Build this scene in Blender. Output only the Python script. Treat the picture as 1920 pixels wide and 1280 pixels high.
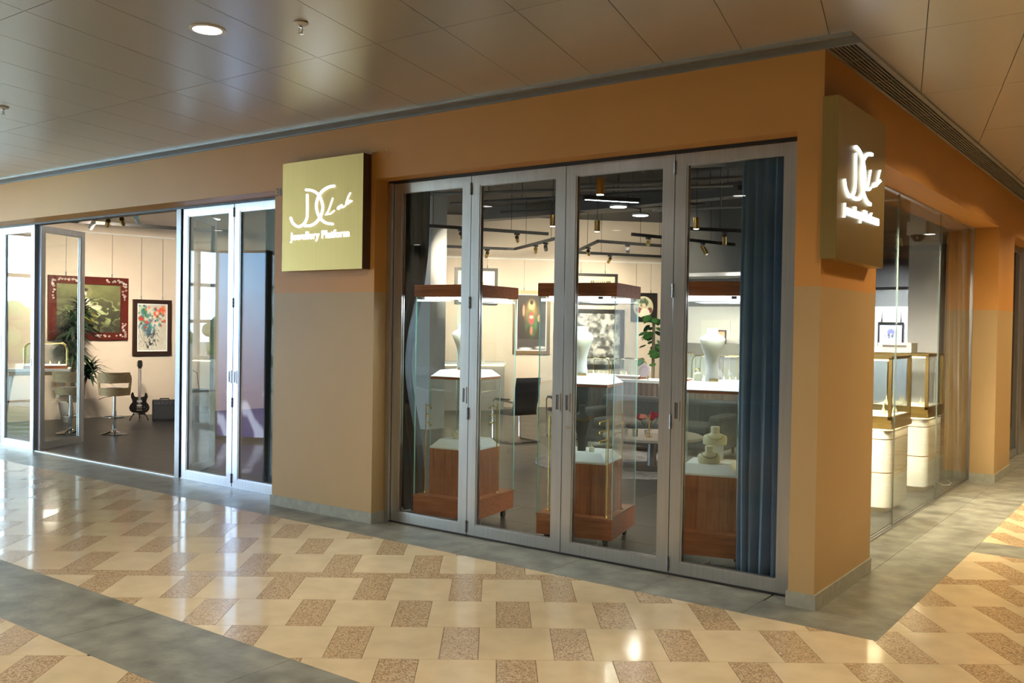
import bpy, bmesh, math, random
import numpy as np
from mathutils import Vector, Matrix
random.seed(7)
PI = math.pi
sc = bpy.context.scene
C = sc.collection
for o in list(bpy.data.objects):
    bpy.data.objects.remove(o)

# ------------------------------------------------------------------ camera
CAM = Vector((1.9024, -5.7904, 1.75))
FPX, YAW, PITCH, ROLL = 1739.07, 0.637210, -0.016514, 0.015817
_f = Vector((-math.sin(YAW)*math.cos(PITCH), math.cos(YAW)*math.cos(PITCH), math.sin(PITCH)))
_r = Vector((math.cos(YAW), math.sin(YAW), 0)); _u = _r.cross(_f)
_r2 = _r*math.cos(ROLL) + _u*math.sin(ROLL); _u2 = _u*math.cos(ROLL) - _r*math.sin(ROLL)
cam = bpy.data.cameras.new('camera'); cam_o = bpy.data.objects.new('camera', cam); C.objects.link(cam_o)
cam.sensor_width = 36; cam.lens = FPX/1920*36; cam.clip_start = 0.05; cam.clip_end = 200
m = Matrix((_r2, _u2, -_f)).transposed().to_4x4(); m.translation = CAM
cam_o.matrix_world = m
sc.camera = cam_o

def in_view(P, margin=0.0):
    d = Vector(P) - CAM; z = d.dot(_f)
    if z < .3: return False
    return abs(FPX*d.dot(_r2)/z) < 960*(1+margin) and abs(FPX*d.dot(_u2)/z) < 640*(1+margin)

# ------------------------------------------------------------------ world, exposure
w = bpy.data.worlds.new('sky'); sc.world = w; w.use_nodes = True
bg = w.node_tree.nodes['Background']; bg.inputs[0].default_value = (.68, .86, 1, 1); bg.inputs[1].default_value = 20
vs = sc.view_settings; vs.view_transform = 'Standard'; vs.look = 'None'; vs.exposure = 0.36; vs.gamma = 1
vs.use_curve_mapping = False
cy = sc.cycles
cy.use_denoising = True; cy.max_bounces = 8; cy.diffuse_bounces = 3; cy.glossy_bounces = 4; cy.use_adaptive_sampling = True; cy.adaptive_threshold = .03
cy.transparent_max_bounces = 32; cy.transmission_bounces = 6; cy.caustics_reflective = False; cy.caustics_refractive = False
cy.sample_clamp_indirect = 6; cy.sample_clamp_direct = 0; cy.blur_glossy = .5

def portal(loc, rot, sx, sy):
    l = bpy.data.lights.new('window_portal', 'AREA'); l.shape = 'RECTANGLE'; l.size = sx; l.size_y = sy
    l.cycles.is_portal = True
    o = bpy.data.objects.new('window_portal', l); C.objects.link(o); o.location = loc; o.rotation_euler = rot
HX, HY, CH = -18.0, -15.0, 3.52          # hall: glazed end wall, glazed far wall, ceiling height
portal((HX+.12, -4.0, 1.75), (0, -PI/2, 0), 3.4, 9.8)
portal((-15.3, -8.88, 1.75), (PI/2, 0, 0), 5.2, 3.4)

# ------------------------------------------------------------------ materials
def new_mat(name):
    mt = bpy.data.materials.new(name); mt.use_nodes = True
    nt = mt.node_tree; return mt, nt, nt.nodes['Principled BSDF']
def rgb(h):                      # sRGB 0..255 -> linear
    return tuple(((c/255)/12.92 if c/255 <= .04045 else ((c/255+.055)/1.055)**2.4) for c in h)
M = {}
def mat(name, col, rough=.5, metal=0, var=0.0, scale=8, bump=0.0, stretch=(1, 1, 1), spec=None, detail=4, coat=0, col2=None, bscale=None):
    mt, nt, b = new_mat(name)
    b.inputs['Roughness'].default_value = rough; b.inputs['Metallic'].default_value = metal
    if spec is not None: b.inputs['Specular IOR Level'].default_value = spec
    if coat: b.inputs['Coat Weight'].default_value = coat; b.inputs['Coat Roughness'].default_value = .08
    b.inputs['Base Color'].default_value = (*col, 1)
    if var or col2 or bump:
        tc = nt.nodes.new('ShaderNodeTexCoord'); mp = nt.nodes.new('ShaderNodeMapping'); mp.inputs['Scale'].default_value = stretch
        nt.links.new(tc.outputs['Object'], mp.inputs[0])
        nz = nt.nodes.new('ShaderNodeTexNoise'); nz.inputs['Scale'].default_value = scale; nz.inputs['Detail'].default_value = detail
        nt.links.new(mp.outputs[0], nz.inputs[0])
        if var or col2:
            rp = nt.nodes.new('ShaderNodeValToRGB')
            a = col; c2 = col2
            if c2 is None:
                a = tuple(c*(1-var) for c in col); c2 = tuple(min(1, c*(1+var)) for c in col)
            rp.color_ramp.elements[0].color = (*a, 1); rp.color_ramp.elements[1].color = (*c2, 1)
            rp.color_ramp.elements[0].position = .32; rp.color_ramp.elements[1].position = .68
            nt.links.new(nz.outputs[0], rp.inputs[0]); nt.links.new(rp.outputs[0], b.inputs['Base Color'])
        if bump:
            bp = nt.nodes.new('ShaderNodeBump'); bp.inputs['Strength'].default_value = bump; bp.inputs['Distance'].default_value = .004
            src = nz
            if bscale:
                src = nt.nodes.new('ShaderNodeTexNoise'); src.inputs['Scale'].default_value = bscale; nt.links.new(mp.outputs[0], src.inputs[0])
            nt.links.new(src.outputs[0], bp.inputs['Height']); nt.links.new(bp.outputs[0], b.inputs['Normal'])
    M[name] = mt; return mt
def emit(name, col, s):
    mt, nt, b = new_mat(name)
    b.inputs['Base Color'].default_value = (*col, 1)
    b.inputs['Emission Color'].default_value = (*col, 1); b.inputs['Emission Strength'].default_value = s
    M[name] = mt
def glass(name, tint, f0=.04, rough=0.0):
    mt = bpy.data.materials.new(name); mt.use_nodes = True; nt = mt.node_tree; nt.nodes.clear()
    out = nt.nodes.new('ShaderNodeOutputMaterial'); mx = nt.nodes.new('ShaderNodeMixShader')
    tr = nt.nodes.new('ShaderNodeBsdfTransparent'); tr.inputs[0].default_value = (*tint, 1)
    gl = nt.nodes.new('ShaderNodeBsdfGlossy'); gl.inputs['Roughness'].default_value = rough
    lw = nt.nodes.new('ShaderNodeLayerWeight'); lw.inputs[0].default_value = .5
    pw = nt.nodes.new('ShaderNodeMath'); pw.operation = 'POWER'; pw.inputs[1].default_value = 5
    ma = nt.nodes.new('ShaderNodeMath'); ma.operation = 'MULTIPLY_ADD'; ma.inputs[1].default_value = 1-f0; ma.inputs[2].default_value = f0
    nt.links.new(lw.outputs['Facing'], pw.inputs[0]); nt.links.new(pw.outputs[0], ma.inputs[0])
    nt.links.new(ma.outputs[0], mx.inputs[0]); nt.links.new(tr.outputs[0], mx.inputs[1]); nt.links.new(gl.outputs[0], mx.inputs[2])
    nt.links.new(mx.outputs[0], out.inputs[0]); M[name] = mt
def wood(name, c1, c2, rough=.4, axis=0, scale=3):
    mt, nt, b = new_mat(name); b.inputs['Roughness'].default_value = rough
    tc = nt.nodes.new('ShaderNodeTexCoord'); mp = nt.nodes.new('ShaderNodeMapping')
    s = [14, 14, 14]; s[axis] = 1.1; mp.inputs['Scale'].default_value = s
    nz = nt.nodes.new('ShaderNodeTexNoise'); nz.inputs['Scale'].default_value = scale; nz.inputs['Detail'].default_value = 7; nz.inputs['Roughness'].default_value = .65
    rp = nt.nodes.new('ShaderNodeValToRGB'); rp.color_ramp.elements[0].color = (*c1, 1); rp.color_ramp.elements[1].color = (*c2, 1)
    rp.color_ramp.elements[0].position = .35; rp.color_ramp.elements[1].position = .65
    nt.links.new(tc.outputs['Object'], mp.inputs[0]); nt.links.new(mp.outputs[0], nz.inputs[0]); nt.links.new(nz.outputs[0], rp.inputs[0])
    nt.links.new(rp.outputs[0], b.inputs['Base Color']); M[name] = mt
def granite(name, cols, rough):
    mt, nt, b = new_mat(name); b.inputs['Roughness'].default_value = rough
    tc = nt.nodes.new('ShaderNodeTexCoord'); vo = nt.nodes.new('ShaderNodeTexVoronoi'); vo.inputs['Scale'].default_value = 130
    nt.links.new(tc.outputs['Object'], vo.inputs[0]); sp = nt.nodes.new('ShaderNodeSeparateColor'); nt.links.new(vo.outputs['Color'], sp.inputs[0])
    rp = nt.nodes.new('ShaderNodeValToRGB'); rp.color_ramp.interpolation = 'CONSTANT'
    el = rp.color_ramp.elements
    while len(el) < len(cols): el.new(.5)
    for i, (p, c) in enumerate(cols): el[i].position = p; el[i].color = (*c, 1)
    nt.links.new(sp.outputs[0], rp.inputs[0]); nt.links.new(rp.outputs[0], b.inputs['Base Color']); M[name] = mt
def two_tone(name, lo, hi, zc):
    mt, nt, b = new_mat(name); b.inputs['Roughness'].default_value = .55
    ge = nt.nodes.new('ShaderNodeNewGeometry'); sx = nt.nodes.new('ShaderNodeSeparateXYZ'); nt.links.new(ge.outputs['Position'], sx.inputs[0])
    gt = nt.nodes.new('ShaderNodeMath'); gt.operation = 'GREATER_THAN'; gt.inputs[1].default_value = zc; nt.links.new(sx.outputs[2], gt.inputs[0])
    nz = nt.nodes.new('ShaderNodeTexNoise'); nz.inputs['Scale'].default_value = 2.2; nz.inputs['Detail'].default_value = 6
    nt.links.new(ge.outputs['Position'], nz.inputs[0])
    mx = nt.nodes.new('ShaderNodeMix'); mx.data_type = 'RGBA'; mx.inputs[6].default_value = (*lo, 1); mx.inputs[7].default_value = (*hi, 1)
    nt.links.new(gt.outputs[0], mx.inputs[0])
    m2 = nt.nodes.new('ShaderNodeMix'); m2.data_type = 'RGBA'; m2.blend_type = 'MULTIPLY'; m2.inputs[0].default_value = 1
    rp = nt.nodes.new('ShaderNodeValToRGB'); rp.color_ramp.elements[0].color = (.9, .9, .9, 1); rp.color_ramp.elements[1].color = (1, 1, 1, 1)
    nt.links.new(nz.outputs[0], rp.inputs[0]); nt.links.new(mx.outputs[2], m2.inputs[6]); nt.links.new(rp.outputs[0], m2.inputs[7])
    nt.links.new(m2.outputs[2], b.inputs['Base Color']); M[name] = mt
def vcol(name, rough=.5, es=0.0):
    mt, nt, b = new_mat(name); a = nt.nodes.new('ShaderNodeAttribute'); a.attribute_name = 'Col'
    nt.links.new(a.outputs['Color'], b.inputs['Base Color']); b.inputs['Roughness'].default_value = rough
    if es: nt.links.new(a.outputs['Color'], b.inputs['Emission Color']); b.inputs['Emission Strength'].default_value = es
    M[name] = mt

two_tone('wall_paint', (.49, .335, .155), (.62, .292, .066), 2.03)
mat('stone_base', (.33, .33, .27), .5, var=.12, scale=14)
mat('slate', (.195, .195, .16), .38, var=.38, scale=5, bump=.5, bscale=26, detail=8)
mat('limestone', (.61, .485, .31), .10, var=.07, scale=5, detail=8)
granite('granite', [(0, (.29, .19, .105)), (.18, (.48, .335, .19)), (.5, (.41, .295, .175)), (.72, (.56, .425, .265)), (.92, (.25, .175, .105))], .2)
mat('grout', (.16, .13, .1), .8)
mat('hall_floor', (.5, .39, .26), .25)
mat('dark_tile', (.042, .041, .040), .3, var=.12, scale=3)
mat('ceiling_panel', (.60, .565, .51), .31, metal=.65)
mat('ceiling_gap', (.05, .05, .045), .8)
mat('vent_grey', (.30, .31, .30), .45, metal=.5)
mat('vent_dark', (.012, .012, .012), .8)
mat('steel', (.60, .61, .63), .30, metal=1, var=.06, scale=3, stretch=(14, 14, .5))
mat('steel_dark', (.22, .22, .23), .35, metal=1)
mat('chrome', (.75, .76, .78), .07, metal=1)
mat('brass', (.78, .56, .20), .22, metal=1)
mat('antique_brass', (.56, .40, .15), .28, metal=1)
mat('gold_panel', (.40, .285, .105), .42, metal=1, var=.04, scale=2, stretch=(30, 30, .4))
mat('sign_side', (.10, .055, .03), .4, metal=.3)
emit('letter_light', (.74, .87, 1), 2.3)
glass('door_glass', (.95, .97, .96), .028)
glass('case_glass', (.975, .99, .985), .03)
mat('pane_edge', (.16, .21, .19), .3)
mat('glass_edge', (.42, .76, .70), .2)
wood('wood_red', rgb((138, 76, 44)), rgb((174, 106, 66)), .32, 0)
wood('wood_red_v', rgb((138, 76, 44)), rgb((176, 108, 68)), .32, 2)
wood('plywood', rgb((198, 164, 118)), rgb((226, 194, 146)), .4, 0)
wood('oak', rgb((170, 138, 96)), rgb((200, 170, 128)), .45, 2)
mat('white_velvet', (.80, .80, .74), .75)
mat('cream_velvet', (.72, .70, .52), .8)
mat('tray_white', (.80, .82, .82), .5)
mat('white_lacquer', (.80, .80, .72), .16, coat=.4)
mat('cream_wall', (.66, .57, .47), .8, var=.03, scale=2)
mat('white_wall', (.72, .73, .75), .7)
mat('beige_wall', (.56, .54, .51), .7)
mat('grey_wall', (.16, .16, .155), .6)
mat('black_reflection', (.035, .032, .03), .6)
mat('brown_wall', (.16, .085, .04), .6)
mat('shop_ceiling', (.055, .057, .06), .7)
mat('duct_grey', (.10, .105, .11), .5)
mat('black_metal', (.012, .012, .013), .4)
mat('black_plastic', (.018, .018, .02), .45)
mat('black_gloss', (.008, .008, .009), .12)
mat('mesh_black', (.03, .03, .033), .7)
mat('blue_curtain', (.145, .265, .45), .62, var=.1, scale=3)
mat('slate_curtain', (.05, .068, .085), .65, var=.1, scale=3)
mat('grey_curtain', (.15, .14, .125), .7, var=.1, scale=3)
mat('taupe_cloth', (.27, .21, .175), .75)
mat('sofa_grey', (.10, .105, .11), .85, var=.1, scale=30)
mat('cushion_grey', (.33, .30, .28), .9)
mat('seat_grey', (.30, .29, .32), .85)
mat('rug', (.25, .25, .28), .95, var=.45, scale=9, bump=.4)
mat('mahogany', rgb((86, 26, 16)), .3, var=.2, scale=6)
mat('dark_frame', rgb((46, 26, 18)), .35)
mat('black_frame', (.02, .018, .017), .4)
mat('bronze_frame', (.27, .18, .10), .35, metal=.7)
mat('leaf_dark', (.018, .045, .022), .45)
mat('leaf_green', (.035, .12, .03), .4)
mat('trunk', (.16, .13, .09), .8)
mat('pot_white', (.6, .6, .58), .4)
mat('white_plastic', (.75, .75, .72), .4)
mat('paper', (.8, .8, .78), .7)
emit('green_sign', (.03, .36, .24), .7)
mat('red_print', (.5, .05, .05), .6)
mat('rose', (.28, .012, .05), .7)
mat('rose_pink', (.62, .25, .22), .7)
mat('pearl', (.7, .62, .72), .25)
mat('rubber', (.015, .015, .015), .7)
mat('num_grey', (.08, .07, .06), .5)
mat('tree_green', (.07, .15, .035), .8, var=.5, scale=3)
mat('grass', (.16, .17, .15), .9)
mat('concrete', (.5, .5, .48), .7)
emit('lamp_disc', (1, .97, .92), 14)
emit('led_white', (.93, .97, 1), 9)
emit('led_warm', (1, .86, .5), 7)
emit('spot_glow', (1, .9, .72), 14)
vcol('print', .45); vcol('screen_print', .3, 8)

# ------------------------------------------------------------------ mesh helpers
class MB:
    def __init__(s): s.v = []; s.f = []; s.mi = []
    def add(s, vs, fs, mi=0):
        n = len(s.v); s.v += [tuple(p) for p in vs]; s.f += [tuple(i+n for i in q) for q in fs]; s.mi += [mi]*len(fs); return s
    def b(s, x0, x1, y0, y1, z0, z1, mi=0, mis=None):
        vs = [(x, y, z) for z in (z0, z1) for y in (y0, y1) for x in (x0, x1)]
        fs = [(0, 2, 3, 1), (4, 5, 7, 6), (0, 1, 5, 4), (2, 6, 7, 3), (0, 4, 6, 2), (1, 3, 7, 5)]
        n = len(s.v); s.v += vs; s.f += [tuple(i+n for i in q) for q in fs]
        s.mi += list(mis) if mis else [mi]*6; return s      # order: bottom top front back left right
    def bar(s, p0, p1, wd, ht, mi=0):
        p0 = Vector(p0); p1 = Vector(p1); d = (p1-p0); L = d.length; d.normalize()
        up = Vector((0, 0, 1)) if abs(d.z) < .95 else Vector((0, 1, 0))
        r = d.cross(up).normalized(); u = r.cross(d)
        vs = [p + r*a*wd/2 + u*c*ht/2 for p in (p0, p1) for a, c in ((-1, -1), (1, -1), (1, 1), (-1, 1))]
        return s.add(vs, [(0, 3, 2, 1), (4, 5, 6, 7), (0, 1, 5, 4), (1, 2, 6, 5), (2, 3, 7, 6), (3, 0, 4, 7)], mi)
    def tube(s, pts, r, n=8, closed=False, mi=0):
        pts = [Vector(p) for p in pts]; m = len(pts); rr = r if isinstance(r, (list, tuple)) else [r]*m
        rings = []; prev = None
        for i, p in enumerate(pts):
            a = pts[(i-1) % m] if (i or closed) else p; c = pts[(i+1) % m] if (i < m-1 or closed) else p
            t = (c-a).normalized() if (c-a).length > 1e-9 else Vector((0, 0, 1))
            if prev is None:
                up = Vector((0, 0, 1)) if abs(t.z) < .9 else Vector((1, 0, 0)); x = t.cross(up).normalized()
            else:
                x = (prev - t*prev.dot(t)); x = x.normalized() if x.length > 1e-6 else t.orthogonal().normalized()
            prev = x; y = t.cross(x)
            rings.append([p + (x*math.cos(2*PI*k/n) + y*math.sin(2*PI*k/n))*rr[i] for k in range(n)])
        vs = [v for R in rings for v in R]; fs = []
        for i in range(m if closed else m-1):
            j = (i+1) % m
            fs += [(i*n+k, i*n+(k+1) % n, j*n+(k+1) % n, j*n+k) for k in range(n)]
        if not closed: fs += [tuple(range(n))[::-1], tuple((m-1)*n+k for k in range(n))]
        return s.add(vs, fs, mi)
    def lathe(s, prof, n=20, c=(0, 0), sx=1, sy=1, mi=0, a0=0.0):
        vs = []; fs = []
        for q in prof:
            r, z = q[0], q[1]; ry = q[2] if len(q) > 2 else r
            vs += [(c[0]+r*sx*math.cos(a0+2*PI*k/n), c[1]+ry*sy*math.sin(a0+2*PI*k/n), z) for k in range(n)]
        for i in range(len(prof)-1): fs += [(i*n+k, i*n+(k+1) % n, (i+1)*n+(k+1) % n, (i+1)*n+k) for k in range(n)]
        fs += [tuple(range(n))[::-1], tuple((len(prof)-1)*n+k for k in range(n))]
        return s.add(vs, fs, mi)
    def prism(s, poly, o, ax, ay, az, t, mi=0):          # polygon in (ax,ay), extruded t along az
        o, ax, ay, az = map(Vector, (o, ax, ay, az)); n = len(poly)
        vs = [o + ax*x + ay*y + az*k for k in (0, t) for x, y in poly]
        fs = [tuple(range(n))[::-1], tuple(range(n, 2*n))] + [(i, (i+1) % n, n+(i+1) % n, n+i) for i in range(n)]
        return s.add(vs, fs, mi)
    def build(s, name, mats, parent=None, smooth=False, loc=None, rz=0):
        me = bpy.data.meshes.new(name); me.from_pydata(s.v, [], s.f)
        if not isinstance(mats, (list, tuple)): mats = [mats]
        for k in mats: me.materials.append(M[k])
        if len(mats) > 1: me.polygons.foreach_set('material_index', s.mi)
        bm = bmesh.new(); bm.from_mesh(me); bmesh.ops.recalc_face_normals(bm, faces=bm.faces); bm.to_mesh(me); bm.free()
        if smooth:
            me.polygons.foreach_set('use_smooth', [True]*len(me.polygons)); me.set_sharp_from_angle(angle=math.radians(40))
        o = bpy.data.objects.new(name, me); C.objects.link(o)
        if parent: o.parent = parent
        if loc: o.location = loc
        o.rotation_euler.z = rz
        return o
def tag(o, label, cat=None, group=None, kind=None):
    o['label'] = label
    if cat: o['category'] = cat
    if group: o['group'] = group
    if kind: o['kind'] = kind
    return o
def thing(name, label, cat, loc=(0, 0, 0), rz=0, group=None, kind=None):
    o = bpy.data.objects.new(name, None); C.objects.link(o); o.location = loc; o.rotation_euler.z = rz
    o.empty_display_size = .1
    return tag(o, label, cat, group, kind)
def copy_thing(root, label, loc, rz):
    r = root.copy(); C.objects.link(r); r.location = loc; r.rotation_euler.z = rz; r['label'] = label
    for ch in list(root.children):
        c = ch.copy(); C.objects.link(c); c.parent = r
        for g in list(ch.children):
            d = g.copy(); C.objects.link(d); d.parent = c
    return r
def struct(name, mb, mats, label, cat, smooth=False):
    return tag(mb.build(name, mats, None, smooth), label, cat, None, 'structure')
def clip(poly, a, b, c):          # keep a*x+b*y<=c
    out = []
    for i in range(len(poly)):
        p, q = poly[i], poly[(i+1) % len(poly)]; dp = a*p[0]+b*p[1]-c; dq = a*q[0]+b*q[1]-c
        if dp <= 0: out.append(p)
        if (dp < 0 < dq) or (dq < 0 < dp):
            t = dp/(dp-dq); out.append((p[0]+(q[0]-p[0])*t, p[1]+(q[1]-p[1])*t))
    return out
def clip_all(poly, planes):
    for pl in planes:
        if len(poly) < 3: return []
        poly = clip(poly, *pl)
    return poly if len(poly) > 2 else []
def area(poly): return abs(sum(poly[i][0]*poly[(i+1) % len(poly)][1]-poly[(i+1) % len(poly)][0]*poly[i][1] for i in range(len(poly))))/2
def inset_rect(u0, u1, v0, v1, g): return [(u0+g, v0+g), (u1-g, v0+g), (u1-g, v1-g), (u0+g, v1-g)]
def pieces(parent, name, items, limit, zt, th, stuff_name):
    """items: list of (list_of_polys, mat). nearest `limit` in view become parts, the rest one stuff part per material"""
    info = []
    for polys, mt in items:
        cx = sum(p[0] for q in polys for p in q)/sum(len(q) for q in polys); cy_ = sum(p[1] for q in polys for p in q)/sum(len(q) for q in polys)
        A = sum(area(q) for q in polys); d = (cx-CAM.x)**2+(cy_-CAM.y)**2
        vis = in_view((cx, cy_, zt), .08) or any(in_view((p[0], p[1], zt), .0) for q in polys for p in q)
        info.append((-(A/d**1.5) if vis else 1, polys, mt))
    info.sort(key=lambda t: t[0]); rest = {}
    for i, (k, polys, mt) in enumerate(info):
        if k < 0 and i < limit:
            mb = MB()
            for q in polys: mb.prism(q, (0, 0, zt-th), (1, 0, 0), (0, 1, 0), (0, 0, 1), th)
            mb.build(name, mt, parent)
        else:
            mb = rest.setdefault(mt, MB())
            for q in polys: mb.prism(q, (0, 0, zt-th), (1, 0, 0), (0, 1, 0), (0, 0, 1), th)
    for mt, mb in rest.items():
        o = mb.build(stuff_name, mt, parent); o['kind'] = 'stuff'

def area_light(parent, loc, rot, sx, sy, power, col=(1, 1, 1), shape='RECTANGLE', spread=None):
    l = bpy.data.lights.new('lamp_light', 'AREA'); l.shape = shape; l.size = sx; l.size_y = sy; l.energy = power; l.color = col
    if spread: l.spread = spread
    o = bpy.data.objects.new('lamp_light', l); C.objects.link(o); o.location = loc; o.rotation_euler = rot
    if parent: o.parent = parent
    return o
WARM = (1, .76, .44); NEUT = (1, .88, .70); COOL = (.86, .94, 1)


# ================================================================== THE SETTING
# ---- mall floor: diagonal limestone / granite tiles between slate bands
floor = struct('floor', MB().b(HX, 6, HY, 18, -.12, -.012), 'grout', 'polished cream and brown tiled floor of the shopping hall with slate bands', 'floor')
ANG = math.radians(37.5); UX = (math.cos(ANG), math.sin(ANG)); UY = (-math.sin(ANG), math.cos(ANG))
def tw(u, v): return (u*UX[0]+v*UY[0], u*UX[1]+v*UY[1])
BY0, BY1 = -3.22, -2.60           # slate band crossing the hall
EY, EX = -.345, .475              # outer edges of the slate border
ZONES = [[(0, 1, EY), (0, -1, -BY1), (-1, 0, 17), (1, 0, 4.5)],
         [(-1, 0, -EX), (0, -1, -EY), (0, 1, 2.37), (1, 0, 4.5)],
         [(-1, 0, -EX), (0, -1, -2.83), (0, 1, 16), (1, 0, 4.5)],
         [(0, 1, BY0), (0, -1, 9), (-1, 0, 17), (1, 0, 4.5)]]
rowsv = []
v = .63 - .515*22; k = 0
def row_list():
    out = []
    v = .115; k = 0
    # rows counted from the strip at v=.63 downwards and upwards; a narrow granite strip every 8 rows
    vv = .63; idx = 0
    while vv > -12:
        out.append((vv-.515, vv, 'row', idx)); vv -= .515; idx += 1
        if idx % 8 == 0: out.append((vv-.13, vv, 'strip', 0)); vv -= .13
    vv = .63; out.append((vv, vv+.13, 'strip', 0)); vv += .13; idx = 1
    while vv < 14:
        out.append((vv, vv+.515, 'row', idx)); vv += .515; idx += 1
        if idx % 8 == 1: out.append((vv, vv+.13, 'strip', 0)); vv += .13
    return out
items = []
for v0, v1, kind, idx in row_list():
    if kind == 'strip':
        segs = [(i*.61, i*.61+.61, 'granite') for i in range(-45, 45)]
    else:
        off = -1.68 if idx % 2 == 0 else -1.378
        segs = []
        for i in range(-45, 45):
            s = off + i*.61
            segs += [(s, s+.205, 'granite'), (s+.205, s+.61, 'limestone')]
    for u0, u1, mt in segs:
        cx, cy_ = tw((u0+u1)/2, (v0+v1)/2)
        if not (-17.5 < cx < 5 and -9.5 < cy_ < 16.5): continue
        q = [tw(*p) for p in inset_rect(u0, u1, v0, v1, .0013)]
        polys = [c for c in (clip_all(q, z) for z in ZONES) if c and area(c) > 2e-4]
        if polys: items.append((polys, mt))
pieces(floor, 'floor_tile', items, 300, 0.0, .01, 'far_floor_tiles')
# slate slabs: border along both fronts, diagonal band, right cross band
items = []
x = EX
random.seed(3)
xs = [EX, -.33]
while xs[-1] > -16: xs.append(xs[-1]-random.choice((.62, .74, .86, .95)))
for a, b in zip(xs[1:], xs[:-1]):
    items.append(([inset_rect(a, b, EY, .30 if a < -.34 else .0, .0015)], 'slate'))
ys = [-.0]
while ys[-1] < 16: ys.append(ys[-1]+random.choice((.7, .85, 1.0)))
for a, b in zip(ys[:-1], ys[1:]):
    items.append(([inset_rect(-.32, .02, a, b, .0015)], 'slate')); items.append(([inset_rect(.02, EX, a, b, .0015)], 'slate'))
x = 4.5
while x > -17:
    b = x; x -= random.choice((.9, 1.1, 1.25)); items.append(([inset_rect(x, b, BY0, BY1, .0015)], 'slate'))
items.append(([inset_rect(EX, 2.0, 2.37, 2.83, .0015)], 'slate')); items.append(([inset_rect(2.0, 4.5, 2.37, 2.83, .0015)], 'slate'))
pieces(floor, 'slate_slab', items, 120, 0.0, .01, 'far_slate_slabs')
MB().b(HX, -17, HY, 0, -.012, -.001).b(4.5, 6, HY, 16, -.012, -.001).b(-17, 4.5, HY, -9, -.012, -.001).b(HX, -12, 0, .3, -.012, -.002).build('far_hall_floor', 'hall_floor', floor)

# ---- shop floor: dark tiles
sfloor = struct('floor', MB().b(-16.5, -.33, .30, 17, -.011, -.006), 'grout', 'dark grey tiled floor inside the jewellery shop', 'floor')
items = []
for i in range(0, 14):
    for j in range(0, 28):
        x0 = -16.5 + i*1.2; y0 = .30 + j*.6
        if x0 > -.4: continue
        items.append(([inset_rect(x0 + (.6 if j % 2 else 0) - .6, min(x0+1.2 + (.6 if j % 2 else 0) - .6, -.33), y0, y0+.6, .0015)], 'dark_tile'))
pieces(sfloor, 'shop_tile', items, 260, 0.0, .005, 'far_shop_tiles')

# ---- hall ceiling: sheared satin metal planks
ceiling = struct('ceiling', MB().b(-12.5, 6, HY, -9.0, CH+.015, CH+.1).b(HX, 6, -9.0, -.0, CH+.015, CH+.1).b(0, 6, 0, 18, CH+.015, CH+.1), 'ceiling_gap', 'satin metal plank ceiling of the shopping hall', 'ceiling')
items = []; SH = -.2456
for j in range(-7, 10):
    y0 = -1.59 + 1.575*j
    for i in range(-30, 22):
        xa = -3.951 + .5475*i
        def sx(x, y): return x + SH*(y+1.59)
        g = .0022
        q = [(sx(xa+g, y0+g), y0+g), (sx(xa+.5475-g, y0+g), y0+g), (sx(xa+.5475-g, y0+1.575-g), y0+1.575-g), (sx(xa+g, y0+1.575-g), y0+1.575-g)]
        polys = [c for c in (clip_all(q, [(0, 1, -.215), (-1, 0, 16.5), (1, 0, 5), (0, -1, 9)]), clip_all(q, [(-1, 0, -.22), (0, -1, .215), (1, 0, 5), (0, 1, 16)])) if c and area(c) > 1e-3]
        if polys: items.append((polys, 'ceiling_panel'))
pieces(ceiling, 'ceiling_plank', items, 300, CH+.015, .018, 'far_ceiling_planks')
MB().b(HX, -16.5, -9, 0, CH, CH+.014).b(-12.5, 5, HY, -9, CH, CH+.014).build('far_ceiling_sheet', 'ceiling_panel', ceiling)

# ---- ceiling vents along the fronts
def vent(label, along_x, a0, a1, inner, outer, nslat):
    t = thing('ceiling_vent', label, 'vent', kind='structure')
    def B(mb, s0, s1, c0, c1, z0, z1):
        if along_x: mb.b(s0, s1, min(c0, c1), max(c0, c1), z0, z1)
        else: mb.b(min(c0, c1), max(c0, c1), s0, s1, z0, z1)
        return mb
    sg = 1 if outer > inner else -1
    fr = MB(); B(fr, a0, a1, outer-sg*.03, outer, CH-.022, CH+.01); B(fr, a0, a1, inner, inner+sg*.022, CH-.022, CH+.01); fr.build('vent_frame', 'vent_grey', t)
    bk = MB(); B(bk, a0, a1, inner, outer, CH+.012, CH+.014); bk.build('vent_back', 'vent_dark', t)
    wv = (abs(outer-inner)-.052)/nslat
    for k in range(nslat):
        mb = MB(); c = inner+sg*(.022+wv*(k+.5)); B(mb, a0, a1, c-.0035, c+.0035, CH-.012, CH+.008); mb.build('vent_slat', 'vent_grey', t)
    cb = MB(); s = a0+.4
    while s < a1-.1: B(cb, s, s+.008, inner, outer, CH-.008, CH+.006); s += .62
    cb.build('vent_crossbar', 'vent_grey', t)
vent('long grey slotted vent where the ceiling meets the orange front wall', True, -16.4, .22, 0, -.215, 8)
vent('dark slotted vent along the ceiling above the glass side front', False, 0, 16, 0, .22, 7)

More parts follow.
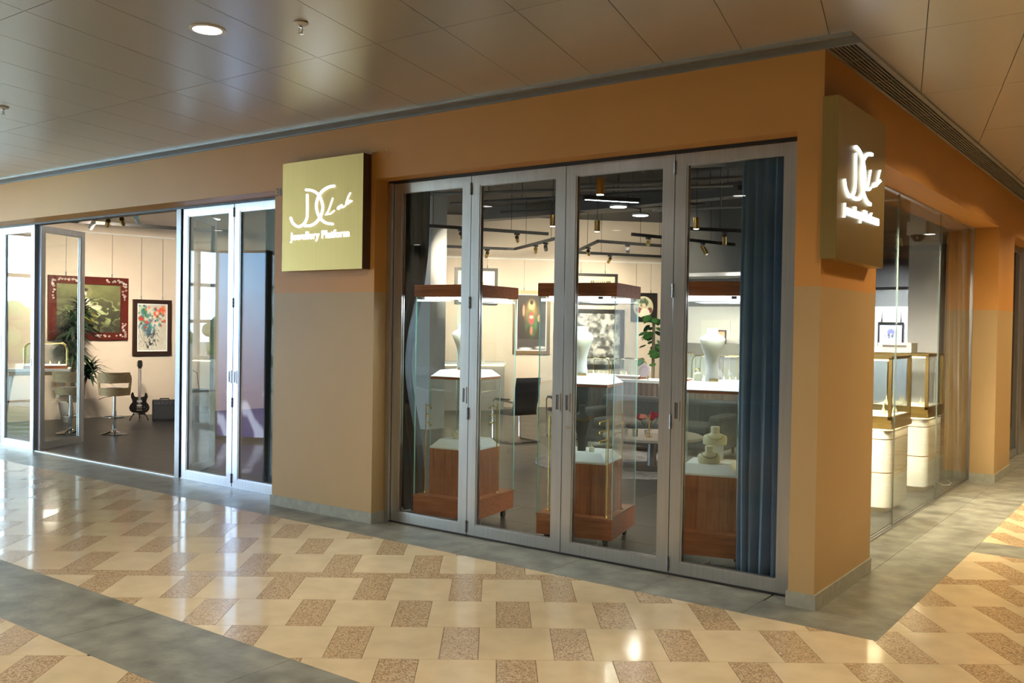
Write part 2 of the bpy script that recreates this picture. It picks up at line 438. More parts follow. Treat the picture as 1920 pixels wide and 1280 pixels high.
# ---- front walls
FT = 4.25
wf = MB()
wf.b(-5.23, -3.89, 0, .36, 0, FT).b(-.165, 0, 0, .30, 0, FT).b(-.33, 0, .30, 1.228, 0, FT)
wf.b(-3.89, -.165, 0, .36, 3.012, FT).b(-16.4, -5.23, 0, .42, 3.012, FT).b(HX, -16.4, 0, .42, 0, FT)
wall_front = struct('wall_front', wf, 'wall_paint', 'orange plaster front wall with tan lower pillar and corner pillar', 'wall')
wb = MB().b(-.34, 0, 1.228, 6.34, 3.0, FT).b(-.34, 0, 6.34, 7.45, 0, FT).b(-.34, 0, 7.45, 10.75, 3.0, FT).b(-.34, 0, 10.75, 16, 0, FT)
struct('wall_right', wb, 'wall_paint', 'orange side wall running back beside the glass side front', 'wall')
bb = MB()
bb.b(-5.242, -3.878, -.012, .0, 0, .095).b(-3.89, -3.878, 0, .2, 0, .095).b(-.177, .012, -.012, 0, 0, .095).b(-.177, -.165, 0, .2, 0, .095)
struct('baseboard_front', bb, 'stone_base', 'grey stone skirting along the foot of the front pillars', 'baseboard')
bb = MB().b(0, .012, 0, 1.228, 0, .095).b(-.3, .012, 6.328, 6.34, 0, .095).b(0, .012, 6.34, 7.46, 0, .095).b(0, .012, 10.75, 16, 0, .095)
struct('baseboard_right', bb, 'stone_base', 'grey stone skirting along the foot of the side wall', 'baseboard')

# ---- hall shell out of the frame (seen in reflections)
struct('wall_hall_right', MB().b(5, 5.2, HY, 18, 0, CH+.1).b(0, 5, 15.8, 16, 0, CH+.1), 'brown_wall', 'dark brown walls at the side and end of the corridor', 'wall')
struct('wall_hall', MB().b(-12.6, 5, HY-.2, HY, 0, CH+.1).b(-12.6, -12.4, HY, -8.9, 0, CH+.1), 'beige_wall', 'beige far walls of the shopping hall', 'wall')
def curtain_wall(name, along_x, c, a0, a1, label):
    t = thing(name, label, 'window', kind='structure')
    n = round((a1-a0)/1.6); st = (a1-a0)/n
    zs = [0, .85, 1.75, 2.65, CH]
    for i in range(n+1):
        a = a0+i*st
        mb = MB().b(a-.045, a+.045, c-.08, c+.08, 0, CH) if along_x else MB().b(c-.08, c+.08, a-.045, a+.045, 0, CH)
        mb.build('mullion', 'steel_dark', t)
    for z in zs:
        mb = MB().b(a0, a1, c-.06, c+.06, z-.04, z+.04) if along_x else MB().b(c-.06, c+.06, a0, a1, z-.04, z+.04)
        mb.build('transom', 'steel_dark', t)
    pane = None
    for i in range(n):
        mb = MB().b(a0+i*st+.045, a0+i*st+st-.045, c-.004, c+.004, .04, CH-.04) if along_x else MB().b(c-.004, c+.004, a0+i*st+.045, a0+i*st+st-.045, .04, CH-.04)
        mb.build('pane', 'door_glass', t)
curtain_wall('window_1', False, HX, -9, 1.0, 'tall gridded window wall at the daylit end of the hall')

curtain_wall('window_3', True, -9.0, HX, -12.6, 'tall gridded window wall across the daylit end of the hall')
# ---- shop shell
def seg_wall(mb, p0, p1, z0, z1, th):
    d = Vector((p1[0]-p0[0], p1[1]-p0[1], 0)).normalized(); n = Vector((-d.y, d.x, 0))
    a = Vector((p0[0], p0[1], 0)); b = Vector((p1[0], p1[1], 0))
    q = [a, b, b+n*th, a+n*th]
    mb.add([p+Vector((0, 0, z)) for z in (z0, z1) for p in q], [(3, 2, 1, 0), (4, 5, 6, 7), (0, 1, 5, 4), (1, 2, 6, 5), (2, 3, 7, 6), (3, 0, 4, 7)])
    return mb
LD = Vector((math.cos(math.radians(80)), math.sin(math.radians(80)), 0)); LP = Vector((-13.86, 3.8, 0))
MD = Vector((math.cos(math.radians(47.5)), math.sin(math.radians(47.5)), 0)); MP = Vector((-10, 10.3, 0))
L0 = LP - LD*3.5; LC = LP + LD*2.85; M1 = MP + MD*7.2
SC = 4.1
struct('wall_left', seg_wall(MB(), L0, LC, 0, SC, .2), 'cream_wall', 'cream shop wall behind the bar stools and guitar', 'wall')
struct('wall_back', seg_wall(MB(), LC, M1, 0, SC, .2), 'cream_wall', 'cream shop back wall hung with framed pictures', 'wall')
sk = MB(); seg_wall(sk, LP-LD*3.4+Vector((.03, 0, 0)), LC+Vector((.03, 0, 0)), 0, .34, .03)
struct('trim_1', sk, 'cream_wall', 'low cream plinth along the foot of the guitar wall', 'trim')
rr = MB(); n1 = Vector((LD.y, -LD.x, 0)); n2 = Vector((MD.y, -MD.x, 0))
for z, nm in ((3.3, 1),):
    rr.bar(L0+n1*.015+Vector((0, 0, 3.30)), LP+LD*.74+n1*.015+Vector((0, 0, 3.30)), .02, .03)
struct('trim_2', rr, 'white_plastic', 'thin picture rail above the carved red picture', 'trim')
rr = MB().bar(LC+n2*.015+Vector((0, 0, 3.20)), M1+n2*.015+Vector((0, 0, 3.20)), .02, .03)
struct('trim_3', rr, 'white_plastic', 'thin picture rail along the back wall', 'trim')
# partition at the right of the back room: white lower wall, grey band, dark bulkhead
struct('wall_partition', MB().b(-5.95, -1.0, 9.8, 9.95, 0, 2.16), 'white_wall', 'white lower wall behind the skirted display table', 'wall')
struct('wall_bulkhead', MB().b(-5.95, -1.0, 9.8, 9.95, 2.16, SC), 'grey_wall', 'dark grey upper wall above the white partition', 'wall')
struct('trim_4', MB().b(-5.6, -3.7, 9.0, 9.8, 2.66, 2.72), 'white_wall', 'pale sloping soffit shelf below the dark grey wall', 'trim')
struct('wall_end', MB().b(-1.0, -.34, 6.36, 6.5, 0, 3.02).b(-1.0, -.86, 6.5, 15, 0, SC).b(M1.x, -.9, 15.0, 15.2, 0, SC).b(-1.0, -.34, 6.36, 6.5, 3.02, SC).b(-16.6, -16.4, 0, 3, 0, SC), 'white_wall', 'white return wall behind the grey curtain', 'wall')
struct('reflection_black', MB().b(-2.95, -1.0, 9.7, 9.79, 2.47, 2.92), 'black_reflection', 'black reflection painted as a band high on the back partition', 'wall')  # reflection in the side glass, put into a black strip of colour
struct('reflection_brown', MB().b(-2.95, -1.0, 9.7, 9.79, 2.92, SC), 'brown_wall', 'brown reflection painted as a band high on the back partition', 'wall')  # upper part of that reflection, painted as a brown strip
seg = MB(); seg_wall(seg, (-16.4, .4), (L0.x, L0.y), 0, SC, .2)
struct('wall_corner', seg, 'cream_wall', 'cream wall return at the left end of the shop', 'wall')
shop_ceiling = struct('ceiling', MB().b(-16.6, -.3, .3, 16, SC, SC+.1), 'shop_ceiling', 'dark painted open ceiling inside the shop', 'ceiling')
struct('column', MB().b(-8.8, -8.4, 5.82, 6.22, 0, SC), 'white_wall', 'square white column behind the left display case', 'column')

# ---- folding glass doors
def leaf(n, x, y, wd, rz, label, handle=None, hinge=(), z1=2.985, lock=False):
    t = thing('door_%d' % n, label, 'door', (x, y, 0), rz, kind='structure')
    sw, th, z0 = .088, .046, .012
    MB().b(.003, sw, -th/2, th/2, z0, z1).build('stile', 'steel', t)
    MB().b(wd-sw, wd-.003, -th/2, th/2, z0, z1).build('stile', 'steel', t)
    MB().b(sw, wd-sw, -th/2, th/2, z0, z0+.082).build('bottom_rail', 'steel', t)
    MB().b(sw, wd-sw, -th/2, th/2, z1-.075, z1).build('top_rail', 'steel', t)
    bd = MB(); a, b_, c, d = sw, wd-sw, z0+.082, z1-.075
    for s in (-1, 1):
        y0, y1 = sorted((s*.007, s*.018))
        bd.b(a, a+.012, y0, y1, c, d).b(b_-.012, b_, y0, y1, c, d).b(a+.012, b_-.012, y0, y1, c, c+.012).b(a+.012, b_-.012, y0, y1, d-.012, d)
    bd.build('glazing_bead', 'steel', t)
    MB().b(a, b_, -.005, .005, c, d).build('glass', 'door_glass', t)
    if handle is not None:
        hx = sw*.5 if handle == 0 else wd-sw*.5
        h = MB(); y0, y1 = -th/2-.006, -th/2+.001
        h.b(hx-.024, hx+.024, y0, y1, 1.10, 1.112).b(hx-.024, hx+.024, y0, y1, 1.228, 1.24).b(hx-.024, hx-.013, y0, y1, 1.112, 1.228).b(hx+.013, hx+.024, y0, y1, 1.112, 1.228)
        ho = h.build('handle_plate', 'steel', t)
        MB().b(hx-.013, hx+.013, -th/2-.001, -th/2+.0005, 1.112, 1.228).build('handle_recess', 'steel_dark', ho)
        if lock:
            MB().tube([(hx+.004, -th/2-.004, .98), (hx+.004, -th/2+.001, .98)], .011, 12).build('key_lock', 'chrome', t)
    for hz in hinge:
        hx = wd
        mb = MB()
        for k in range(3): mb.tube([(hx, -th/2-.006, hz-.05+.034*k), (hx, -th/2-.006, hz-.05+.034*k+.031)], .008, 8)
        mb.build('hinge', 'steel_dark', t)
    return t
DY = .205
leaf(1, -3.835, DY, .875, 0, 'glass folding door leaf next to the tan pillar, leftmost of the right-hand four', 1, (.08, 1.02, 1.94, 2.88))
leaf(2, -2.96, DY, .935, 0, 'glass folding door leaf second from the tan pillar, in front of the gold-framed picture', 1, ())
leaf(3, -2.025, DY, .922, 0, 'glass folding door leaf with a round key lock in front of the middle case', 0, (.08, 1.09, 2.02, 2.89), lock=True)
leaf(4, -1.103, DY, .885, 0, 'glass folding door leaf in front of the long blue curtain', 0, ())
struct('trim_5', MB().b(-3.889, -3.837, .15, .26, 0, 2.99), 'steel', 'brushed steel jamb beside the tan pillar', 'trim')
struct('trim_6', MB().b(-.217, -.166, .15, .26, 0, 2.99), 'steel', 'brushed steel jamb beside the corner pillar', 'trim')
struct('trim_7', MB().b(-3.889, -.166, .17, .24, .0005, .010), 'black_metal', 'dark floor track below the right-hand folding doors', 'trim')
struct('trim_8', MB().b(-3.889, -.166, .17, .30, 2.988, 3.012), 'black_metal', 'dark head track above the right-hand folding doors', 'trim')
LY = .33
leaf(5, -6.26, LY, .915, 0, 'glass folding door leaf partly hidden behind the tan pillar', 0, ())
leaf(6, -7.17, LY, .905, 0, 'closed glass folding door leaf beside the open doorway', 1, (.1, .9, 1.95, 2.9))
leaf(7, -7.20, LY+.07, .9, math.radians(126), 'folded glass door leaf turned inwards behind the closed leaf', None, ())
leaf(8, -11.38, LY, .90, 0, 'closed glass door leaf at the far left of the photo', 1, (.1, 1.0, 1.95, 2.9))
leaf(9, -12.29, LY, .90, 0, 'glass door leaf cut off by the left edge of the photo', None, ())
leaf(10, -10.44, LY+.02, .92, math.radians(116), 'open glass door leaf swung into the shop in front of the bar stool', None, ())
leaf(11, -13.2, LY, .90, 0, 'glass door leaf outside the left edge of the photo', None, ())
struct('trim_9', MB().b(-16.3, -5.235, .30, .36, .0005, .011), 'steel', 'steel floor track across the left doorway', 'trim')
struct('trim_10', MB().b(-16.3, -5.235, .29, .40, 2.988, 3.012), 'black_metal', 'dark head track above the left doorway', 'trim')
struct('trim_11', MB().b(-7.27, -7.185, .29, .37, .0, 2.988), 'steel_dark', 'dark steel post at the edge of the open doorway', 'trim')
struct('trim_12', MB().b(-10.475, -10.445, .29, .37, .0, 2.988), 'steel_dark', 'dark steel post where the open leaf is hung', 'trim')
struct('trim_13', MB().b(-5.34, -5.232, .28, .38, .0, 2.99), 'steel', 'steel jamb hidden behind the tan pillar', 'trim')
struct('trim_14', MB().b(-16.4, -13.2, .3, .36, 0, 2.99), 'grey_wall', 'grey infill panel beyond the left doors', 'trim')

# ---- glass side front: three frameless panes
t = thing('window_2', 'frameless glass side front of three tall panes', 'window', (-.28, 0, 0), kind='structure')
for a, b in ((1.232, 2.948), (2.954, 4.618), (4.624, 6.334)):
    MB().b(-.006, .006, a, b, .012, 2.99, mis=(1, 1, 1, 1, 0, 0)).build('pane', ['door_glass', 'pane_edge'], t)
MB().b(-.02, .02, 1.23, 6.338, 0, .012).build('sill_channel', 'steel', t)
MB().b(-.016, .016, 1.23, 6.338, 2.985, 3.0).build('head_channel', 'steel', t)
MB().b(-.016, .016, 6.318, 6.339, .012, 2.985).build('end_channel', 'steel', t)

# ---- neighbour doorway down the side corridor
leaf(12, -.20, 7.47, .93, PI/2, 'glass door leaf beyond the brown side pillar', None, ())
leaf(13, -.20, 8.41, .93, PI/2, 'second glass door leaf down the side corridor', 1, ())
leaf(14, -.20, 9.75, .96, PI/2, 'last glass door leaf down the side corridor', None, ())
struct('trim_15', MB().b(-.26, -.14, 9.36, 9.74, 0, 3.0), 'steel', 'wide steel post between the corridor doors', 'trim')
struct('trim_16', MB().b(-.84, -.35, 7.45, 10.75, 0, .004).b(-.85, -.84, 7.4, 10.8, 0, 3.4).b(-.84, -.35, 10.76, 10.8, 0, 3.4).b(-.84, -.35, 7.4, 7.44, 0, 3.4).b(-.84, -.35, 7.4, 10.8, 3.4, 3.5), 'slate_curtain', 'dark lobby behind the corridor doors', 'trim')
t = thing('notice', 'small white notice with a red mark on the wall at the right edge', 'sign', (.0, 11.18, 1.56))
MB().b(0.001, .008, -.12, .12, -.16, .16).build('board', 'paper', t)
MB().b(.008, .0095, -.09, .02, -.02, .05).build('red_mark', 'red_print', t); MB().b(.008, .0095, -.09, .0, -.13, -.08).build('red_mark', 'red_print', t)

# ================================================================== CEILING FITTINGS OF THE HALL
def downlight(x, y, z, label, power, col, r=.085, parent_group=None):
    t = thing('downlight', label, 'light', (x, y, z), group=parent_group)
    MB().lathe([(r+.022, .0), (r+.022, -.006), (r, -.008), (r, .0)], 28).build('ring', 'white_plastic', t, True)
    MB().lathe([(r, -.002), (r, -.0045)], 28).build('lens', 'lamp_disc', t)
    area_light(t, (0, 0, -.014), (0, 0, 0), 2*r, 2*r, power, col, 'DISK', math.radians(150))
    return t
zc = CH-.003
downlight(-2.96, -2.37, zc, 'round white downlight recessed in the metal plank ceiling', 30, NEUT)
for x, y in ((-6.6, -4.6), (-10.2, -2.4), (-13.4, -4.6), (-3.0, -5.4), (.6, -3.6), (-6.6, -8.4), (-.6, -7.6), (3.4, -6.4), (-12, -9)):
    downlight(x, y, zc, 'round downlight in the hall ceiling outside the photo', 30, NEUT, parent_group='hall downlights out of frame')
for x, y in ((1.75, -1.6), (1.45, 2.4), (1.45, 5.0), (1.45, 8.4), (1.45, 12)):
    downlight(x, y, zc, 'round warm downlight in the side corridor ceiling outside the photo', 62 if y > 0 else 30, WARM, parent_group='corridor downlights out of frame')
def sprinkler(x, y, label):
    t = thing('sprinkler', label, 'sprinkler', (x, y, CH-.004))
    MB().lathe([(.042, 0), (.044, -.006), (.036, -.012), (.012, -.014)], 20).build('rose', 'white_plastic', t, True)
    MB().lathe([(.010, -.012), (.012, -.022), (.009, -.03)], 12).build('nozzle', 'chrome', t, True)
    fr = MB()
    for s in (-1, 1): fr.tube([(s*.009, 0, -.028), (s*.016, 0, -.042), (s*.010, 0, -.058), (0, 0, -.062)], .003, 6)
    fr.build('frame', 'chrome', t, True)
    MB().lathe([(.004, -.060), (.018, -.063), (.018, -.066), (.004, -.067)], 12).build('deflector', 'chrome', t)
sprinkler(-2.388, -2.134, 'fire sprinkler beside the bluish glow on the metal ceiling')
sprinkler(-6.18, -2.079, 'fire sprinkler at the left edge of the ceiling')

# ================================================================== SIGNS
def text_mesh(s, size, bold=0.0, extrude=.004):
    cu = bpy.data.curves.new('t', 'FONT'); cu.body = s; cu.size = size; cu.offset = bold; cu.extrude = extrude; cu.resolution_u = 3
    o = bpy.data.objects.new('t', cu); C.objects.link(o); bpy.context.view_layer.update()
    me = bpy.data.meshes.new_from_object(o.evaluated_get(bpy.context.evaluated_depsgraph_get()))
    bpy.data.objects.remove(o); return me
def text_obj(name, s, parent, mt, x0, x1, zb, h, y, bold=0.0, extrude=.004):
    """text whose box spans x0..x1, base line zb, cap height h, in the plane y facing -y"""
    me = text_mesh(s, 1.0, bold, extrude/max(h, .001))
    vs = np.array([v.co for v in me.vertices]); a, b = vs[:, 0].min(), vs[:, 0].max(); cap = .70
    for v in me.vertices:
        X = x0+(v.co.x-a)/(b-a)*(x1-x0); Z = zb+v.co.y/cap*h; Y = y - v.co.z*h
        v.co = (X, Y, Z)
    me.materials.clear(); me.materials.append(M[mt])
    o = bpy.data.objects.new(name, me); C.objects.link(o); o.parent = parent; return o
def stroke(pts, wd, y, t):
    """flat rounded stroke through pts (x,z)"""
    mb = MB(); n = len(pts); L = []; R = []
    wl = wd if isinstance(wd, (list, tuple)) else [wd]*n
    for i in range(n):
        a = pts[max(i-1, 0)]; b = pts[min(i+1, n-1)]; dx, dz = b[0]-a[0], b[1]-a[1]; l = math.hypot(dx, dz) or 1
        nx, nz = -dz/l, dx/l; h = wl[i]/2
        L.append((pts[i][0]+nx*h, pts[i][1]+nz*h)); R.append((pts[i][0]-nx*h, pts[i][1]-nz*h))
    vs = [(p[0], y, p[1]) for p in L+R] + [(p[0], y-t, p[1]) for p in L+R]; fs = []; k = 2*n
    for i in range(n-1):
        fs += [(i, i+1, n+i+1, n+i), (k+i, k+n+i, k+n+i+1, k+i+1), (i, k+i, k+i+1, i+1), (n+i, n+i+1, k+n+i+1, k+n+i)]
    fs += [(0, n, k+n, k), (n-1, k+n-1, k+2*n-1, 2*n-1)]
    mb.add(vs, fs)
    for p, h in ((pts[0], wl[0]/2), (pts[-1], wl[-1]/2)):
        mb.prism([(p[0]+h*math.cos(a*PI/6), p[1]+h*math.sin(a*PI/6)) for a in range(12)], (0, y, 0), (1, 0, 0), (0, 0, 1), (0, -1, 0), t)
    return mb
def spline(ctrl, n=10):
    P = [Vector((a, b, 0)) for a, b in ctrl]; P = [P[0]*2-P[1]]+P+[P[-1]*2-P[-2]]; out = []
    for i in range(1, len(P)-2):
        for k in range(n):
            t = k/n; a, b, c, d = P[i-1], P[i], P[i+1], P[i+2]
            q = .5*((2*b)+(c-a)*t+(2*a-5*b+4*c-d)*t*t+(3*b-a-3*c+d)*t**3); out.append((q.x, q.y))
    out.append((P[-2].x, P[-2].y)); return out
def arc(cx, cz, rx, rz, a0, a1, n=24): return [(cx+rx*math.cos(math.radians(a0+(a1-a0)*i/n)), cz+rz*math.sin(math.radians(a0+(a1-a0)*i/n))) for i in range(n+1)]
def sign(label, loc, rz, face, side, edge):
    # panel 1.06 x 1.00; local x right, z up from the panel's lower left corner, front at y=-.10
    t = thing('shop_sign', label, 'sign', loc, rz)
    W, H_ = 1.06, 1.0
    MB().b(0, W, -.10, -.002, 0, H_, mis=(1, 1, 0, 1, 2, 2)).build('panel', [face, side, edge], t)
    y = -.1005; th = .012
    # JC monogram, unit space: px from the photo's left sign, 150 px -> W
    s = W/152.0
    def P(x, z):
        top = 308-(x-531)*.137; bot = 509-(x-527)*.036; return ((x-529)*s, (bot-z)/(bot-top)*H_)
    def PP(l): return [P(*q) for q in l]
    wd = 3.1*s
    J = spline([(579, 366), (579, 372), (579.5, 395), (578.5, 410), (572, 421), (561, 425), (551, 418), (547, 409)], 8)
    stroke(PP(J), wd, y, th).build('letter', 'letter_light', t)
    D = spline([(577, 356.5), (586, 357), (597, 362), (605, 373), (609, 388), (606, 404), (598, 416), (588, 422.5), (576, 424)], 8)
    stroke(PP(D), wd, y-.001, th).build('letter', 'letter_light', t)
    Cc = spline([(630, 349), (619, 351.5), (608, 359), (600, 371), (597, 386), (600, 401), (607, 412), (617, 418.5), (628, 420)], 8)
    stroke(PP(Cc), wd, y-.002, th).build('letter', 'letter_light', t)
    Lc = spline([(624, 373), (621, 382), (617, 394), (613, 402), (611, 404), (614, 403), (620, 402), (627, 396)], 6)
    stroke(PP([(a+3.5, b-1) for a, b in Lc]), [1.2*s]*len(Lc), y, th).build('letter', 'letter_light', t)
    Ac = spline([(640, 386), (636, 388), (633, 392), (635, 393.5), (639, 389), (641, 385), (640, 390), (643, 390), (648, 386)], 6)
    stroke(PP([(a+3.5, b-1) for a, b in Ac]), [1.1*s]*len(Ac), y, th).build('letter', 'letter_light', t)
    Bc = spline([(656, 363), (653, 369), (650, 377), (648.5, 383), (651, 384), (655, 380), (656, 377), (654, 378), (656, 380), (659, 378)], 6)
    stroke(PP([(a+3.5, b-1) for a, b in Bc]), [1.1*s]*len(Bc), y, th).build('letter', 'letter_light', t)
    x0, zb = P(546.5, 451); x1, _ = P(658, 445); h = .072
    text_obj('lettering', 'Jewellery Platform', t, 'letter_light', x0, x1, zb, h, y-.006, -.002, .006)
    return t
sign('square gold shop sign with glowing monogram on the tan pillar', (-5.0, 0, 2.228), 0, 'gold_panel', 'gold_panel', 'sign_side')
sign('square bronze shop sign with glowing monogram on the corner side wall', (.0, -.03, 2.20), PI/2, 'gold_panel', 'gold_panel', 'gold_panel')
t = thing('unit_number', 'small dark unit number 31 painted above the left doors', 'sign', (-5.222, 0, 2.955))
text_obj('digit', '3', t, 'num_grey', 0, .048, 0, .075, -.001, 0, .001); text_obj('digit', '1', t, 'num_grey', .064, .082, 0, .075, -.001, 0, .001)
t = thing('sign_cable', 'short wire stub at the top corner of the gold sign', 'cable', (-3.93, 0, 3.235))
MB().tube([(0, -.012, 0), (.12, -.008, .012), (.16, -.004, .016)], .004, 6).build('wire', 'brass', t)
MB().tube([(.165, -.004, .016), (.165, .0, .016)], .007, 8).build('clip', 'white_plastic', t); MB().tube([(.165, -.004, -.03), (.165, .0, -.03)], .006, 8).build('clip', 'white_plastic', t)

# advertising light box standing in the hall (seen mirrored in the left doors)
def noise2(nx, nz, cells, seed):
    rs = np.random.RandomState(seed); g = rs.rand(cells+2, cells+2)
    X = np.linspace(0, cells-.001, nx)[None, :].repeat(nz, 0); Z = np.linspace(0, cells-.001, nz)[:, None].repeat(nx, 1)
    xi, zi = X.astype(int), Z.astype(int); fx, fz = X-xi, Z-zi; fx = fx*fx*(3-2*fx); fz = fz*fz*(3-2*fz)
    return (g[zi, xi]*(1-fx)+g[zi, xi+1]*fx)*(1-fz)+(g[zi+1, xi]*(1-fx)+g[zi+1, xi+1]*fx)*fz
def fbm(nx, nz, cells, seed, o=4):
    r = 0; a = .5
    for i in range(o): r = r+a*noise2(nx, nz, cells*2**i, seed+i); a *= .5
    return r/(1-.5**o)
def canvas(name, wd, ht, nx, nz, func, parent, loc=(0, 0, 0), mt='print'):
    """flat print facing -y, lower left corner at loc; func(U,V,noise)->rgb (sRGB 0..1)"""
    U, V = np.meshgrid(np.linspace(0, 1, nx), np.linspace(0, 1, nz)); col = np.clip(func(U, V), 0, 1)
    col = np.where(col <= .04045, col/12.92, ((col+.055)/1.055)**2.4)
    vs = [(loc[0]+u*wd, loc[1], loc[2]+v*ht) for v in np.linspace(0, 1, nz) for u in np.linspace(0, 1, nx)]
    fs = [(j*nx+i, j*nx+i+1, (j+1)*nx+i+1, (j+1)*nx+i) for j in range(nz-1) for i in range(nx-1)]
    me = bpy.data.meshes.new(name); me.from_pydata(vs, [], fs); me.materials.append(M[mt])
    ca = me.color_attributes.new('Col', 'FLOAT_COLOR', 'POINT')
    ca.data.foreach_set('color', np.concatenate([col.reshape(-1, 3), np.ones((nx*nz, 1))], 1).ravel())
    o = bpy.data.objects.new(name, me); C.objects.link(o); o.parent = parent; return o
def lerp(a, b, t): t = np.clip(t, 0, 1)[..., None]; return np.array(a)*(1-t)+np.array(b)*t
def over(base, mask, c):
    m = np.clip(mask, 0, 1)[..., None]; return base*(1-m)+np.array(c)*m
def ell(U, V, cx, cy, rx, ry, soft=.15): return np.clip((1-np.sqrt(((U-cx)/rx)**2+((V-cy)/ry)**2))/soft, 0, 1)
def p_ad(U, V):
    n = fbm(U.shape[1], U.shape[0], 6, 3)
    c = lerp((.26, .24, .50), (.46, .76, 1.0), (V-.25)*1.5+n*.3)
    return over(c, (np.sin((V*9-U*3+n)*3) > .55)*(V < .24), (.75, .78, .92))
t = thing('advertising_light_box', 'tall blue backlit advertising panel standing in the hall, mirrored in the doors', 'light box', (-9.05, -2.3, 0), math.radians(158))
MB().b(-.02, .82, .0, .14, 0, 2.8).build('casing', 'steel_dark', t)
canvas('backlit_print', .76, 2.7, 24, 40, p_ad, t, (.02, -.004, .06), 'screen_print')

# ================================================================== DISPLAY CASES BEHIND THE DOORS
def bust_profile(s=1.0):
    # (half width, z, half depth)
    return [(.050, 0, .045), (.052, .03, .047), (.045, .09, .042), (.046, .15, .045), (.060, .21, .055), (.080, .26, .062), (.095, .30, .062), (.098, .325, .056),
            (.080, .345, .046), (.050, .36, .040), (.040, .375, .036), (.040, .40, .036), (.038, .405, .034)]
def tray(mb, w0, d0, w1, d1, z0, z1, lip=.012):
    vs = [(-w0/2, -d0/2, z0), (w0/2, -d0/2, z0), (w0/2, d0/2, z0), (-w0/2, d0/2, z0), (-w0/2, -d0/2, z0+lip), (w0/2, -d0/2, z0+lip), (w0/2, d0/2, z0+lip), (-w0/2, d0/2, z0+lip),
          (-w1/2, -d1/2, z1), (w1/2, -d1/2, z1), (w1/2, d1/2, z1), (-w1/2, d1/2, z1)]
    fs = [(3, 2, 1, 0), (0, 1, 5, 4), (1, 2, 6, 5), (2, 3, 7, 6), (3, 0, 4, 7), (4, 5, 9, 8), (5, 6, 10, 9), (6, 7, 11, 10), (7, 4, 8, 11), (8, 9, 10, 11)]
    return mb.add(vs, fs)
def pane_box(t, w_, d_, z0, z1, th=.008, name='glass_pane'):
    """four glass panes, front at y=0 .. d_, x 0..w_"""
    MB().b(0, w_, 0, th, z0, z1, mis=(1, 1, 0, 0, 1, 1)).build(name, ['case_glass', 'glass_edge'], t)
    MB().b(0, w_, d_-th, d_, z0, z1, mis=(1, 1, 0, 0, 1, 1)).build(name, ['case_glass', 'glass_edge'], t)
    MB().b(0, th, th, d_-th, z0, z1, mis=(1, 1, 1, 1, 0, 0)).build(name, ['case_glass', 'glass_edge'], t)
    MB().b(w_-th, w_, th, d_-th, z0, z1, mis=(1, 1, 1, 1, 0, 0)).build(name, ['case_glass', 'glass_edge'], t)
CW, CD, PW, PD = .63, .70, .45, .47
def showcase(label, loc, rz):
    t = thing('display_case', label, 'display case', loc, rz)
    MB().b(0, CW, 0, CD, .083, .235).build('base', 'wood_red', t)
    MB().b(-.004, CW+.004, -.004, CD+.004, .235, .249).build('base_rim', 'wood_red', t)
    for cx, cy_ in ((.07, .07), (CW-.07, .07), (.07, CD-.07), (CW-.07, CD-.07)):
        c = MB().b(cx-.02, cx+.02, cy_-.02, cy_+.02, .052, .083)
        c.tube([(cx-.012, cy_, .028), (cx+.012, cy_, .028)], .028, 14)
        c.build('caster', 'rubber', t, True)
    px, py = (CW-PW)/2, (CD-PD)/2
    MB().b(px, px+PW, py, py+PD, .249, .655).build('plinth', 'wood_red_v', t)
    tr = tray(MB(), PW, PD, PW*.72, PD*.72, .655, .735); tr.build('lower_tray', 'tray_white', t, loc=(CW/2, CD/2, 0))
    g = bpy.data.objects.new('inner_glass', None)
    C.objects.link(g); g.parent = t; g.location = (px, py, 0)
    pane_box(g, PW, PD, .668, 1.272, .006, 'inner_pane')
    MB().b(px, px+PW, py, py+PD, 1.272, 1.292).build('shelf', 'wood_red', t)
    tray(MB(), PW, PD, PW*.74, PD*.74, 1.292, 1.352, .004).build('upper_tray', 'tray_white', t, loc=(CW/2, CD/2, 0))
    pane_box(t, CW, CD, .249, 1.995)
    cb = MB().b(-.012, CW+.012, -.012, CD+.012, 1.995, 2.10)
    cb.build('canopy', 'wood_red', t)
    MB().b(.06, CW-.06, .05, .075, 1.975, 1.994).build('led_strip', 'led_white', t); MB().b(.06, CW-.06, CD-.075, CD-.05, 1.975, 1.994).build('led_strip', 'led_white', t)
    area_light(t, (CW/2, CD/2, 1.972), (0, 0, 0), CW-.15, CD-.25, 17, COOL)
    lk = MB().b(CW-.14, CW-.10, -.006, .02, 1.972, 1.993); lk.build('lock', 'steel_dark', t)
    return t
def put(t, lx, ly, z):        # local case coords -> world
    p = t.matrix_basis @ Vector((lx, ly, z)); return (p.x, p.y, p.z)
cases = [showcase('wood and glass jewellery case nearest the tan pillar', (-3.655, .285, 0), math.radians(8)),
         showcase('wood and glass jewellery case in the middle with black neck form inside', (-2.36, .335, 0), math.radians(14)),
         showcase('wood and glass jewellery case partly covered by the blue curtain', (-1.30, .43, 0), math.radians(16))]
bpy.context.view_layer.update()
